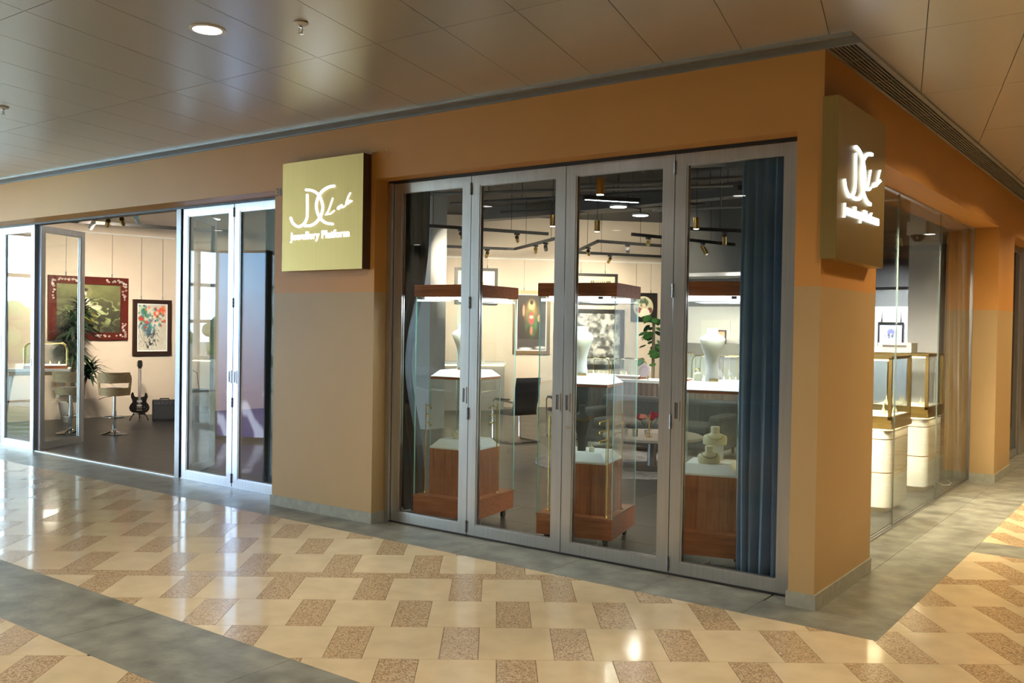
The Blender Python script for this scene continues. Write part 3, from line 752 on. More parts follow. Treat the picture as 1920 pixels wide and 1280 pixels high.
def bust(label, loc, rz, s=1.0, body='white_velvet', front='cream_velvet', name='necklace_bust', chain=None):
    t = thing(name, label, 'bust', loc, rz)
    pr = [(a*s, z*s, c*s) for a, z, c in bust_profile()]
    MB().lathe(pr, 28).build('torso', body, t, True)
    # inset velvet chest panel (V shape)
    pts = []
    vs = []; fs = []
    rows = 10
    zz = [.135+(.315-.135)*i/rows for i in range(rows+1)]
    def prof(z):
        for (a, z0, c), (b, z1, d) in zip(bust_profile()[:-1], bust_profile()[1:]):
            if z0 <= z <= z1 and z1 > z0: q = (z-z0)/(z1-z0); return a+(b-a)*q, c+(d-c)*q
        return .04, .04
    nn = 9
    for z in zz:
        a, c = prof(z); q = (z-.13)/(.315-.13); half = a*.92*min(1, .10+q*1.02)
        for k in range(nn):
            x = -half+2*half*k/(nn-1); y = -c*math.sqrt(max(0, 1-(x/a)**2))-.0035
            vs.append((x*s, y*s, z*s))
    for i in range(rows):
        for k in range(nn-1): fs.append((i*nn+k, i*nn+k+1, (i+1)*nn+k+1, (i+1)*nn+k))
    MB().add(vs, fs).build('chest_panel', front, t, True)
    MB().b(-.035*s, .035*s, -.056*s, -.052*s, .0, .022*s).build('name_plate', 'antique_brass', t)
    if chain:
        ch = []
        for k in range(15):
            a = PI+PI*k/14; x = .085*math.cos(a); z = .315+.085*math.sin(a)*.75; aa, c = prof(min(.4, z)); y = -c*math.sqrt(max(0, 1-min(.98, (x/aa)**2)))-.008
            ch.append((x*s, y*s, z*s))
        MB().tube(ch, .004*s, 6).build('necklace', chain, t, True)
    return t
def small_bust(label, loc, rz, s=1.0, mt='cream_velvet', chain='steel_dark', riser=0):
    t = thing('necklace_stand', label, 'bust', loc, rz)
    if riser:
        MB().b(-.06, .06, -.045, .045, 0, riser).build('riser', 'tray_white', t)
        u = bpy.data.objects.new('figure', None); C.objects.link(u); u.parent = t; u.location = (0, 0, riser); t = u
    MB().lathe([(.076*s, 0, .052*s), (.083*s, .006*s, .056*s), (.086*s, .050*s, .048*s), (.080*s, .064*s, .038*s), (.060*s, .074*s, .031*s), (.038*s, .080*s, .028*s), (.030*s, .088*s, .027*s), (.032*s, .125*s, .030*s), (.029*s, .130*s, .027*s)], 24).build('torso', mt, t, True)
    pts = [(.058*s*math.cos(a), -.012*s-.042*s*abs(math.sin(a)), (.074-.030*abs(math.sin(a)))*s) for a in [PI+PI*k/14 for k in range(15)]]
    mb = MB()
    for p in pts:
        r = .0045*s; mb.lathe([(.0005, p[2]-r), (r, p[2]), (.0005, p[2]+r)], 6, (p[0], p[1]))
    mb.build('beads', chain, t)
    return t
def rack(label, loc, rz, h=.80, side=1):
    t = thing('earring_rack', label, 'jewellery rack', loc, rz)
    MB().lathe([(.022, 0), (.022, .005), (.010, .010), (.007, .02)], 16).build('foot', 'brass', t, True)
    MB().tube([(0, 0, .005), (0, 0, h)], .006, 8).build('pole', 'brass', t)
    for k in range(3):
        z = h-.01-.075*k
        MB().tube([(0, 0, z), (side*.035, -.01, z-.008), (side*.06, -.018, z-.014)], .005, 8).tube([(side*.06, -.018, z-.014), (side*.061, -.02, z-.034)], .010, 8).build('arm', 'brass', t)
    return t
r1, r2, r3 = (c.rotation_euler.z for c in cases)
bust('large white necklace bust in the case nearest the tan pillar', put(cases[0], CW*.46, CD*.47, 1.352), r1+.45)
bust('large white necklace bust in the middle case', put(cases[1], CW*.40, CD*.47, 1.352), r2+.42)
bust('large white necklace bust in the case beside the blue curtain', put(cases[2], CW*.5, CD*.45, 1.352), r3+.40, 1.0)
small_bust('small cream neck stand with grey chain in the case nearest the tan pillar', put(cases[0], CW*.5, CD*.42, .735), r1+.3)
small_bust('small cream neck stand with dark beads in the case beside the blue curtain', put(cases[2], CW*.5, CD*.36, .735), r3+.3, 1.0, 'cream_velvet', 'black_metal')
small_bust('taller cream neck stand with bronze chain behind the dark-beaded one', put(cases[2], CW*.52, CD*.66, .735), r3+.3, 1.1, 'cream_velvet', 'antique_brass', .115)
t = thing('neck_form', 'black slender neck form with a thick gold chain in the middle case', 'bust', put(cases[1], CW*.44, CD*.42, .735), r2+.35)
MB().lathe([(.034, 0, .028), (.035, .02, .028), (.036, .10, .03), (.05, .18, .036), (.066, .25, .042), (.062, .285, .038), (.035, .31, .03), (.026, .33, .026), (.026, .37, .026), (.024, .375, .024)], 26).build('torso', 'black_plastic', t, True)
mb = MB()
for k in range(17):
    a = PI+PI*k/16; x, y, z = .066*math.cos(a), -.014-.034*abs(math.sin(a)), .285-.028*abs(math.sin(a))
    mb.tube([(x+.008*math.cos(q), y-.003, z+.006*math.sin(q)) for q in [2*PI*i/8 for i in range(8)]], .0022, 5, closed=True)
mb.build('gold_chain', 'brass', t, True)
def ring_cone(label, loc, mt='cream_velvet', s=1):
    t = thing('ring_stand', label, 'ring stand', loc)
    MB().lathe([(.022*s, 0), (.022*s, .032*s), (.018*s, .040*s), (.008*s, .044*s)], 16).build('block', mt, t, True)
    MB().tube([(.012*s*math.cos(a), 0, .052*s+.012*s*math.sin(a)) for a in [2*PI*k/14 for k in range(14)]], .0026*s, 6, closed=True).build('ring', 'brass', t, True)
ring_cone('small cream ring stand right of the black neck form', put(cases[1], CW*.60, CD*.36, .735))
ring_cone('larger cream ring stand left of the black neck form', put(cases[1], CW*.28, CD*.36, .735), 'cream_velvet', 1.35)
ring_cone('cream block beside the bust base in the case by the blue curtain', put(cases[2], CW*.33, CD*.45, 1.352), 'cream_velvet', 1.5)
rack('brass earring rack at the left front of the case nearest the tan pillar', put(cases[0], .055, .10, .249), r1, .80, 1)
rack('brass earring rack at the right rear of the case nearest the tan pillar', put(cases[0], CW-.05, .46, .249), r1, .80, -1)
rack('brass earring rack at the far side of the case nearest the tan pillar', put(cases[0], .14, CD-.06, .249), r1, .86, 1)
rack('brass earring rack at the left edge of the middle case', put(cases[1], .05, .14, .249), r2, .78, 1)
rack('brass earring rack at the front corner of the middle case', put(cases[1], CW-.055, .05, .249), r2, .78, -1)
rack('brass earring rack at the right rear of the middle case', put(cases[1], CW-.05, .44, .249), r2, .80, -1)
for i, (c, lab) in enumerate(((cases[0], 'white power cable curling out under the case nearest the tan pillar'), (cases[1], 'white power cable curling on the floor under the middle case'), (cases[2], 'white power cable lying under the case by the blue curtain'))):
    pts = [put(c, CW-.08-.12*i, .25, .06), put(c, CW-.04-.12*i, .16, .012), put(c, CW-.10-.12*i, .06, .006), put(c, CW-.22-.1*i, .03, .006), put(c, CW-.20, -.03, .006)]
    pts = [pts[0], pts[1], pts[2], pts[3]] if i else pts
    P = spline([(p[0], p[1]) for p in pts], 6); zs = np.interp(np.linspace(0, 1, len(P)), np.linspace(0, 1, len(pts)), [p[2] for p in pts])
    tag(MB().tube([(a, b, z) for (a, b), z in zip(P, zs)], .0045, 6).build('power_cable', 'white_plastic', None, True), lab, 'cable')
tag(MB().b(-.06, .06, -.03, .03, 0, .03).build('power_adapter', 'white_plastic', None, loc=(-2.22, .50, .0), rz=.3), 'white plug adapter on the floor under the middle case', 'adapter')

# ---- curtains
def curtain(name, label, p0, p1, z0, z1, mt, waves, amp, pinch=None, side=None, flare=0.0):
    """pleated cloth from p0 to p1; pinch(t)->(centre, width factor) squeezes it by height"""
    n = waves*8; nzv = 28; vs = []; fs = []
    p0 = Vector((*p0, 0)); p1 = Vector((*p1, 0)); d = p1-p0; L = d.length; d.normalize(); nrm = Vector((-d.y, d.x, 0))
    rs = random.Random(len(label)); ph = [rs.uniform(-.5, .5) for _ in range(waves+2)]
    for j in range(nzv+1):
        t = j/nzv; z = z0+(z1-z0)*t; c, f = pinch(t) if pinch else (.5, 1)
        for i in range(n+1):
            s = i/n; k = s*waves
            off = amp*math.sin(2*PI*k+ph[int(k)]*.6)*(1+.25*math.sin(3*t+k))+.25*amp*math.sin(4*PI*k+2*t)
            x = c*L+(s-.5)*L*f+.01*math.sin(5*t+k*2)*(1-t)
            p = p0+d*x+nrm*(off*(.8+.35*(1-t)+.2/max(f, .4)-.2)); vs.append((p.x, p.y, z))
    for j in range(nzv):
        for i in range(n): fs.append((j*(n+1)+i, j*(n+1)+i+1, (j+1)*(n+1)+i+1, (j+1)*(n+1)+i))
    o = MB().add(vs, fs).build(name, mt, None, True); md = o.modifiers.new('cloth', 'SOLIDIFY'); md.thickness = .004
    return tag(o, label, 'curtain')
def pin_l(t):   # tied back towards the pillar around mid height
    g = math.exp(-((t-.5)/.22)**2)
    return (.5-.20*g, 1-.45*g)
curtain('curtain', 'long blue velvet curtain beside the corner pillar', (-.695, .43), (-.25, .39), .015, 3.3, 'blue_curtain', 6, .042, lambda t: (.5-.02*math.sin(3*t), 1.0+.02*(t-.4)))
curtain('curtain', 'slate curtain tied back behind the leaf next to the tan pillar', (-4.42, .62), (-3.72, .62), .02, 3.3, 'slate_curtain', 6, .04, lambda t: (.40-.10*math.exp(-((t-.42)/.2)**2), .95-.40*math.exp(-((t-.42)/.2)**2)))
curtain('curtain', 'slate curtain behind the left folding doors next to the tan pillar', (-6.35, .75), (-5.75, .72), .02, 3.3, 'slate_curtain', 5, .04, lambda t: (.5+.08*t, .8+.2*t))
curtain('curtain', 'dark grey curtain hanging at the far end of the glass side front', (-.62, 6.14), (-.32, 6.06), .02, 2.95, 'grey_curtain', 5, .035, lambda t: (.52-.02*t, 1-.3*(t)**2+.15*(1-t)**3))
t = thing('curtain_hook', 'white bracket holding the top of the grey curtain', 'bracket', (-.62, 6.2, 2.86))
MB().b(-.07, .12, -.05, .15, 0, .09).build('bracket', 'white_plastic', t)

# ---- white pedestals with brass-framed glass cases behind the side glass
def rrect(w_, d_, r, n=6):
    out = []
    for cx, cy_, a0 in ((w_-r, d_-r, 0), (r, d_-r, 90), (r, r, 180), (w_-r, r, 270)):
        for k in range(n+1): a = math.radians(a0+90*k/n); out.append((cx+r*math.cos(a), cy_+r*math.sin(a)))
    return out
def pedestal(label, loc):
    t = thing('pedestal_case', label, 'display case', loc)
    W, D = .62, .76                     # local x runs into the shop (negative), y along the glass
    def lvl(z0, z1, name, mt, ins=0.0, r=.11):
        q = [(x-W+ins*0, y) for x, y in rrect(W, D, r)]
        if ins: q = [((x+W/2)*(1-2*ins/W)-W/2, (y-D/2)*(1-2*ins/D)+D/2) for x, y in q]
        return MB().prism(q, (0, 0, z0), (1, 0, 0), (0, 1, 0), (0, 0, 1), z1-z0).build(name, mt, t, True)
    lvl(0, .055, 'plinth', 'antique_brass', .05)
    lvl(.055, .385, 'lower_drum', 'white_lacquer'); lvl(.385, .395, 'brass_band', 'brass', .002)
    lvl(.395, .710, 'middle_drum', 'white_lacquer'); lvl(.710, .718, 'brass_band', 'brass', .002)
    lvl(.718, .80, 'upper_drum', 'white_lacquer'); lvl(.80, .812, 'led_gap', 'led_warm', .06)
    MB().b(-W-.01, .01, -.01, D+.01, .815, .865).b(-W-.002, .002, -.002, D+.002, .865, .905).build('case_base', 'antique_brass', t)
    for x in (-W, -.032):
        for y in (0, D-.032): MB().b(x, x+.032, y, y+.032, .905, 1.50).build('post', 'antique_brass', t)
    fr = MB()
    for z in (.905, 1.488):
        fr.b(-W, 0, 0, .03, z, z+.03).b(-W, 0, D-.03, D, z, z+.03).b(-W, -W+.03, .03, D-.03, z, z+.03).b(-.03, 0, .03, D-.03, z, z+.03)
    fr.build('frame', 'antique_brass', t)
    gx = MB().b(-W+.032, -.032, .012, .018, .935, 1.488); gx.build('pane', 'case_glass', t)
    MB().b(-W+.032, -.032, D-.018, D-.012, .935, 1.488).build('pane', 'case_glass', t)
    MB().b(-W+.012, -W+.018, .032, D-.032, .935, 1.488).build('pane', 'case_glass', t)
    MB().b(-.018, -.012, .032, D-.032, .935, 1.488).build('pane', 'case_glass', t)
    MB().b(-W+.02, -.02, .02, D-.02, 1.505, 1.512).build('top_glass', 'case_glass', t)
    MB().b(-W+.03, -.03, .03, D-.03, .906, .935).build('white_tray', 'tray_white', t)
    MB().b(-W+.035, -.035, .036, .046, 1.47, 1.486).build('led_strip', 'led_warm', t)
    area_light(t, (-W/2, D/2, 1.48), (0, 0, 0), .4, .5, 7, WARM)
    area_light(t, (.02, D/2, .806), (0, -PI/4, 0), .02, .6, 2.0, WARM)
    rs = random.Random(label)
    for k in range(5):
        x, y = rs.uniform(-.5, -.12), .12+.13*k
        MB().lathe([(.028, .935), (.026, .955), (.008, .99), (.006, 1.03)], 10, (x, y)).build('jewel_cone', 'cream_velvet', t, True)
    return t
pedestal('white pedestal with brass glass case, mostly hidden by the corner pillar', (-.45, 1.97, 0))
pedestal('white pedestal with brass glass case in the middle of the side front', (-.45, 3.51, 0))
pedestal('white pedestal with brass glass case nearest the grey curtain', (-.46, 5.05, 0))
t = thing('security_camera', 'white dome security camera on the white wall behind the side glass', 'camera', (-.885, 6.36, 2.94))
MB().b(-.11, .11, -.16, 0, .0, .16).build('housing', 'white_plastic', t)
MB().lathe([(.09, 0), (.085, -.02), (.07, -.05), (.04, -.075), (.01, -.082)], 18, (0, -.085)).build('dome', 'black_gloss', t, True)
tag(MB().tube([(-.62, 5.95, .008), (-.50, 5.85, .008), (-.42, 5.7, .008), (-.36, 5.75, .008), (-.38, 5.95, .008), (-.45, 6.1, .008)], .006, 6).build('floor_cable', 'white_plastic', None, True), 'white cable loop on the floor at the foot of the grey curtain', 'cable')

# ================================================================== INSIDE THE SHOP: overhead
def rail(label, pts):
    t = thing('track_rail', label, 'track', (0, 0, 0))
    t.location = (pts[0][0], pts[0][1], pts[0][2]); o = Vector(pts[0]); P = [Vector(p)-o for p in pts]
    for a, b in zip(P[:-1], P[1:]):
        MB().bar(a, b, .035, .05).build('bar', 'black_metal', t)
        L = (b-a).length; k = max(1, int(L/1.1))
        for i in range(k):
            q = a+(b-a)*((i+.5)/k)
            MB().tube([q+Vector((0, 0, .02)), (q.x, q.y, SC-o.z)], .004, 5).build('hanger', 'black_metal', t)
    return t
def spot(label, x, y, z, aim, mt='brass', power=22, col=(1, .86, .66), lit=True):
    """cylinder spotlight under a rail at (x,y,z) aimed at a point"""
    t = thing('track_spotlight', label, 'spotlight', (x, y, z))
    d = (Vector(aim)-Vector((x, y, z-.1))).normalized()
    MB().b(-.02, .02, -.05, .05, -.055, -.025).tube([(0, 0, -.055), (0, 0, -.085)], .008, 8).build('adapter', 'black_metal', t)
    c = Vector((0, 0, -.10))
    MB().tube([c-d*.03, c+d*.13], .033, 16).build('barrel', mt, t, True)
    if lit:
        MB().tube([c+d*.1305, c+d*.132], .027, 14).build('lens', 'spot_glow', t)
        l = area_light(t, c+d*.14, d.to_track_quat('-Z', 'Y').to_euler(), .05, .05, power, col, 'DISK', math.radians(75))
    return t
rail('black track rail across the left room above the guitar', [(-11.9, -.1+.5, 3.2), (-10.7, 3.6, 3.2)])
rail('short black track rail carrying the gold spots above the open leaf', [(-11.3, 1.42, 3.24), (-9.5, 1.30, 3.24)])
rail('nearer straight track rail seen through the second leaf', [(-7.9, 4.35, 3.27), (-6.7, 6.78, 3.27)])
rail('angled track rail in front of the back wall', [(-9.6, 6.8, 3.2), (-8.49, 8.29, 3.2), (-6.24, 6.6, 3.2)])
rail('bent track rail above the middle case', [(-7.6, 9.1, 3.2), (-6.24, 7.6, 3.2), (-5.55, 9.25, 3.2)])
rail('long track rail close to the back wall', [(-7.9, 9.3, 3.2), (-6.5, 11.6, 3.2)])
rail('short track rail above the right end of the middle leaf', [(-5.18, 6.85, 3.2), (-4.5, 9.2, 3.2)])
rail('track rail above the case beside the blue curtain', [(-4.3, 6.2, 3.2), (-3.2, 7.6, 3.2)])
rail('short track rail behind the side glass', [(-1.9, 3.2, 3.2), (-1.7, 6.2, 3.2)])
spot('left gold spotlight seen through the side glass', -1.85, 4.0, 3.2, (-.75, 3.9, .9), power=16)
spot('right gold spotlight seen through the side glass', -1.78, 5.0, 3.2, (-.7, 5.5, .9), power=16)
rail('added short track rail behind the corner pillar for the pedestal fill spots', [(-1.05, 1.5, 3.2), (-.62, 2.7, 3.2)])  # this rail and its two spots are added to brighten the pedestals
spot('added gold fill spotlight behind the corner pillar brightening the middle pedestal', -.90, 1.92, 3.2, (-.6, 3.5, .5), power=48)
spot('added gold fill spotlight behind the corner pillar brightening the far pedestal', -.72, 2.42, 3.2, (-.6, 5.0, .5), power=60)
rail('added short track rail for the fill spots on the white partition', [(-3.0, 8.3, 3.2), (-1.4, 8.3, 3.2)])  # rail and two spots added as fill light for the white wall
spot('added fill spotlight brightening the wall at the blue flower picture', -2.2, 8.3, 3.2, (-2.0, 9.8, 1.6), power=22, col=(.9, .95, 1))
spot('added fill spotlight right of the one over the blue flower picture', -1.6, 8.3, 3.2, (-1.5, 9.8, 1.4), power=16, col=(.9, .95, 1))
W1 = LP+LD*(-.8); W2 = LP+LD*.3
spot('left gold track spotlight above the open door leaf', -10.55, 1.37, 3.24, (W1.x, W1.y, 1.8), power=16)
spot('right gold track spotlight above the open door leaf', -10.15, 1.345, 3.24, (W2.x, W2.y, 1.5), power=16)
spot('white track spotlight right of the two gold ones', -9.75, 1.318, 3.24, (-13.2, 4.6, 1.2), 'white_plastic', 12)
spot('white track spotlight left of the two gold ones', -11.0, 1.40, 3.24, (-14.4, 2.2, 1.5), 'white_plastic', 12)
def mw(s, z): p = MP+MD*s; return (p.x, p.y, z)
spot('gold spotlight hanging on the nearer rail left of the second leaf', -7.39, 5.38, 3.27, mw(-.8, 1.5), power=13)
spot('gold spotlight hanging upright on the nearer rail', -6.95, 6.26, 3.27, mw(.4, 1.6), power=13)
spot('gold spotlight at the left bend of the angled rail', -8.81, 7.86, 3.2, mw(-.9, 2.0), power=12)
spot('glowing spotlight on the slanting part of the angled rail', -7.46, 7.51, 3.2, mw(.5, 1.9), power=13)
spot('brightest spotlight at the right end of the angled rail', -7.03, 7.19, 3.2, mw(1.0, 1.8), 'steel_dark', 13)
spot('gold spotlight tilted right on the bent rail', -6.87, 8.30, 3.2, mw(2.0, 1.8), power=13)
spot('gold spotlight low on the long rail by the back wall', -7.45, 10.04, 3.2, mw(1.6, 2.2), power=9)
spot('dark spotlight at the middle of the bent rail', -6.0, 8.17, 3.2, mw(2.9, 1.9), 'steel_dark', 12)
spot('gold spotlight below the short rail', -5.08, 7.2, 3.2, mw(2.9, 2.2), power=12)
spot('gold spotlight on the rail above the case by the blue curtain', -3.70, 6.96, 3.2, (-4.6, 9.2, 1.0), power=13)
spot('paired gold spotlight under the bulkhead, left', -4.86, 7.95, 3.2, (-4.8, 9.4, 1.0), power=12)
spot('paired gold spotlight under the bulkhead, right', -4.72, 8.42, 3.2, (-3.8, 9.4, 1.0), power=10)
def pendant(label, x, y, z, power=8):
    t = thing('pendant_spot', label, 'light', (x, y, z))
    MB().tube([(0, 0, .10), (0, 0, SC-z)], .004, 6).build('cord', 'black_metal', t)
    MB().tube([(0, 0, -.05), (0, 0, .10)], .04, 16).build('barrel', 'brass', t, True)
    MB().tube([(0, 0, -.052), (0, 0, -.0505)], .033, 14).build('lens', 'spot_glow', t)
    area_light(t, (0, 0, -.06), (0, 0, 0), .06, .06, power, (1, .86, .66), 'DISK', math.radians(110))
pendant('gold pendant spot at the top of the middle leaf', -2.55, 1.55, 3.02, 8)
pendant('gold pendant spot hanging low in the middle leaf', -4.79, 5.18, 3.12, 8)
pendant('gold pendant spot at the right of the second leaf', -4.96, 4.34, 3.12, 8)
pendant('gold pendant spot in front of the bulkhead', -3.46, 5.5, 3.12, 8)
t = thing('linear_light', 'thin white linear lamp hanging high in the middle leaf', 'light', (-5.3, 5.64, 3.6), math.atan2(.7, .526))
MB().b(0, .87, -.04, .04, 0, .06).build('housing', 'black_metal', t)
MB().b(.02, .85, -.02, .02, -.004, 0).build('diffuser', 'led_white', t)
for x in (.1, .77): MB().tube([(x, 0, .05), (x, 0, SC-3.6)], .004, 5).build('hanger', 'black_metal', t)
area_light(t, (.43, 0, -.01), (0, 0, 0), .8, .04, 8, NEUT)
for i, (x, y, lab) in enumerate(((-5.29, 6.61, 'larger flat round lamp under the dark shop ceiling'), (-5.52, 7.73, 'smaller flat round lamp beyond it under the dark shop ceiling'), (-9.3, 7.84, 'flat round lamp right of the white column'), (-4.0, 3.2, 'flat round lamp high over the coffee table'), (-12.5, 4.5, 'flat round lamp over the guitar corner'), (-10, 3, 'flat round lamp inside the open doorway'))):
    t = thing('ceiling_disc', lab, 'light', (x, y, 3.6))
    MB().lathe([(.13, 0), (.14, .01), (.14, .03), (.10, .035)], 24).build('rim', 'white_plastic', t, True)
    MB().lathe([(.125, -.003), (.125, 0)], 24).build('lens', 'lamp_disc', t)
    MB().tube([(0, 0, .03), (0, 0, SC-3.6)], .006, 6).build('stem', 'black_metal', t)
    area_light(t, (0, 0, -.01), (0, 0, 0), .22, .22, 7, NEUT, 'DISK')
# ducts and pipes under the dark ceiling
def duct(label, p0, p1, wd, ht, z):
    t = thing('air_duct', label, 'duct', (p0[0], p0[1], z)); a = Vector((0, 0, 0)); b = Vector((p1[0]-p0[0], p1[1]-p0[1], 0))
    MB().bar(a, b, wd, ht).build('duct_body', 'duct_grey', t); L = b.length; k = int(L/1.2)
    for i in range(1, k+1): q = b*(i/(k+1)); d = b.normalized()*.015; MB().bar(q-d, q+d, wd+.05, ht+.05).build('flange', 'duct_grey', t)
    for f in (.15, .85): q = b*f; MB().tube([q+Vector((wd/2, 0, 0)), q+Vector((wd/2, 0, SC-z))], .006, 5).tube([q-Vector((wd/2, 0, 0)), q-Vector((wd/2, 0, -(SC-z)))], .006, 5).build('hanger_pair', 'black_metal', t)
duct('wide grey air duct crossing the top of the middle leaf', (-6.5, 3.4), (-2.6, 4.4), .45, .22, 3.80)
duct('grey air duct above the case beside the blue curtain', (-1.32, 2.9), (-1.25, 6.0), .42, .25, 3.76)
duct('flat dark air duct at the top of the second leaf', (-6.9, 2.0), (-2.9, 2.9), .5, .2, 3.86)
duct('narrow grey duct beyond the linear lamp', (-6.4, 7.4), (-3.4, 7.0), .28, .2, 3.78)
for i, (p0, p1, z, lab) in enumerate((((-7.5, 4.0), (-3.0, 5.6), 3.62, 'thin pipe running under the duct in the second leaf'), ((-7.8, 5.6), (-3.5, 6.2), 3.7, 'thin pipe in front of the back room'), ((-4.5, 4.2), (-1.4, 4.9), 3.55, 'thin pipe above the blue curtain case'), ((-4.6, 6.4), (-1.2, 6.9), 3.48, 'pale pipe below the bulkhead ducts'), ((-8, 7.2), (-4.5, 8.0), 3.75, 'dark pipe near the bent rail'))):
    tag(MB().tube([(p0[0], p0[1], z), (p1[0], p1[1], z)], .022, 10).tube([(p0[0]*.7+p1[0]*.3, p0[1]*.7+p1[1]*.3, z), (p0[0]*.7+p1[0]*.3, p0[1]*.7+p1[1]*.3, SC)], .008, 6).build('ceiling_pipe', 'vent_grey' if i in (0, 3) else 'duct_grey', None, True), lab, 'pipe')
struct('trim_17', MB().b(-9.8, -5.7, 8.7, 9.0, 3.86, SC), 'duct_grey', 'dark beam under the shop ceiling before the back wall', 'trim')
t = thing('exit_sign', 'green exit sign hanging at the top of the open doorway', 'sign', (-9.73, 1.0, 3.13), math.radians(2))
MB().b(0, .60, -.02, .02, 0, .26).build('panel', 'green_sign', t)
MB().tube([(.1, 0, .26), (.1, 0, SC-3.13)], .005, 6).tube([(.5, 0, .26), (.5, 0, SC-3.13)], .005, 6).build('rods', 'black_metal', t)

# ================================================================== PICTURES
def framed(label, wall, s0, s1, z0, z1, fw, fm, func, nx, nz, wires=(), zr=3.3, inner=None, depth=.045, name='framed_picture', mat_w=0, tilt=0):
    P, D, n = wall; o = P+D*s0+n*.012; rz = math.atan2(D.y, D.x)
    t = thing(name, label, 'picture', (o.x, o.y, z0), rz)
    W, H = s1-s0, z1-z0
    MB().b(0, W, -depth, 0, 0, fw).build('frame_bar', fm, t); MB().b(0, W, -depth, 0, H-fw, H).build('frame_bar', fm, t)
    MB().b(0, fw, -depth, 0, fw, H-fw).build('frame_bar', fm, t); MB().b(W-fw, W, -depth, 0, fw, H-fw).build('frame_bar', fm, t)
    if inner:
        g = fw
        ib = MB()
        iw = .022
        ib.b(g, W-g, -depth+.012, -.004, g, g+iw).b(g, W-g, -depth+.012, -.004, H-g-iw, H-g).b(g, g+iw, -depth+.012, -.004, g+iw, H-g-iw).b(W-g-iw, W-g, -depth+.012, -.004, g+iw, H-g-iw)
        ib.build('inner_frame', inner, t); fw = fw+iw
    if mat_w:
        MB().b(fw, W-fw, -.012, -.006, fw, H-fw).build('mount', 'paper', t); fw += mat_w
        canvas('picture', W-2*fw, H-2*fw, nx, nz, func, t, (fw, -.0135, fw))
    else:
        canvas('picture', W-2*fw, H-2*fw, nx, nz, func, t, (fw, -.012, fw)); MB().b(fw, W-fw, -.008, -.002, fw, H-fw).build('backing', 'dark_frame', t)
    for x in wires:
        w_ = MB().tube([(x, -.004, H-.01), (x, -.004, zr-z0)], .0035, 5).lathe([(.011, H), (.011, H+.05), (.004, H+.08)], 8, (x, -.006)).build('hanging_wire', 'steel_dark', t)
    return t
LW = (LP, LD, n1); MW = (MP, MD, n2)
def p_cloud(U, V):
    nz, nx = U.shape; n = fbm(nx, nz, 5, 11); n2_ = fbm(nx, nz, 10, 21)
    c = lerp((.20, .20, .15), (.46, .47, .30), V*1.2-.2+(n-.5)*.8)
    sw = np.sin((n*9+U*4+V*3)*2.2); c = over(c, (sw > .35)*np.clip((n2_-.35)*3, 0, 1)*ell(U, V, .5, .3, .75, .5, .6), (.55, .62, .36))
    c = over(c, (sw > .75)*ell(U, V, .7, .45, .5, .35, .7)*.8, (.80, .84, .62))
    c = over(c, ell(U, V, .43, .84, .13, .15, .08)*.6, (.55, .55, .36))
    c = over(c, ell(U, V, .44, .32, .2, .2, .5), (.62, .58, .30)); c = over(c, ell(U, V, .43, .58, .12, .17, .25), (.86, .84, .74))
    c = over(c, ell(U, V, .43, .50, .09, .09, .3), (.62, .52, .32)); c = over(c, ell(U, V, .42, .80, .05, .08, .25), (.88, .84, .76)); c = over(c, ell(U, V, .44, .885, .055, .04, .3), (.20, .18, .14))
    return over(c, ell(U, V, .62, .52, .10, .06, .3), (.84, .82, .70))
pic = framed('large green figure painting in a carved red wooden frame', LW, -1.50, -.13, 1.385, 2.51, .135, 'mahogany', p_cloud, 90, 76, (.30, 1.09), 3.3)
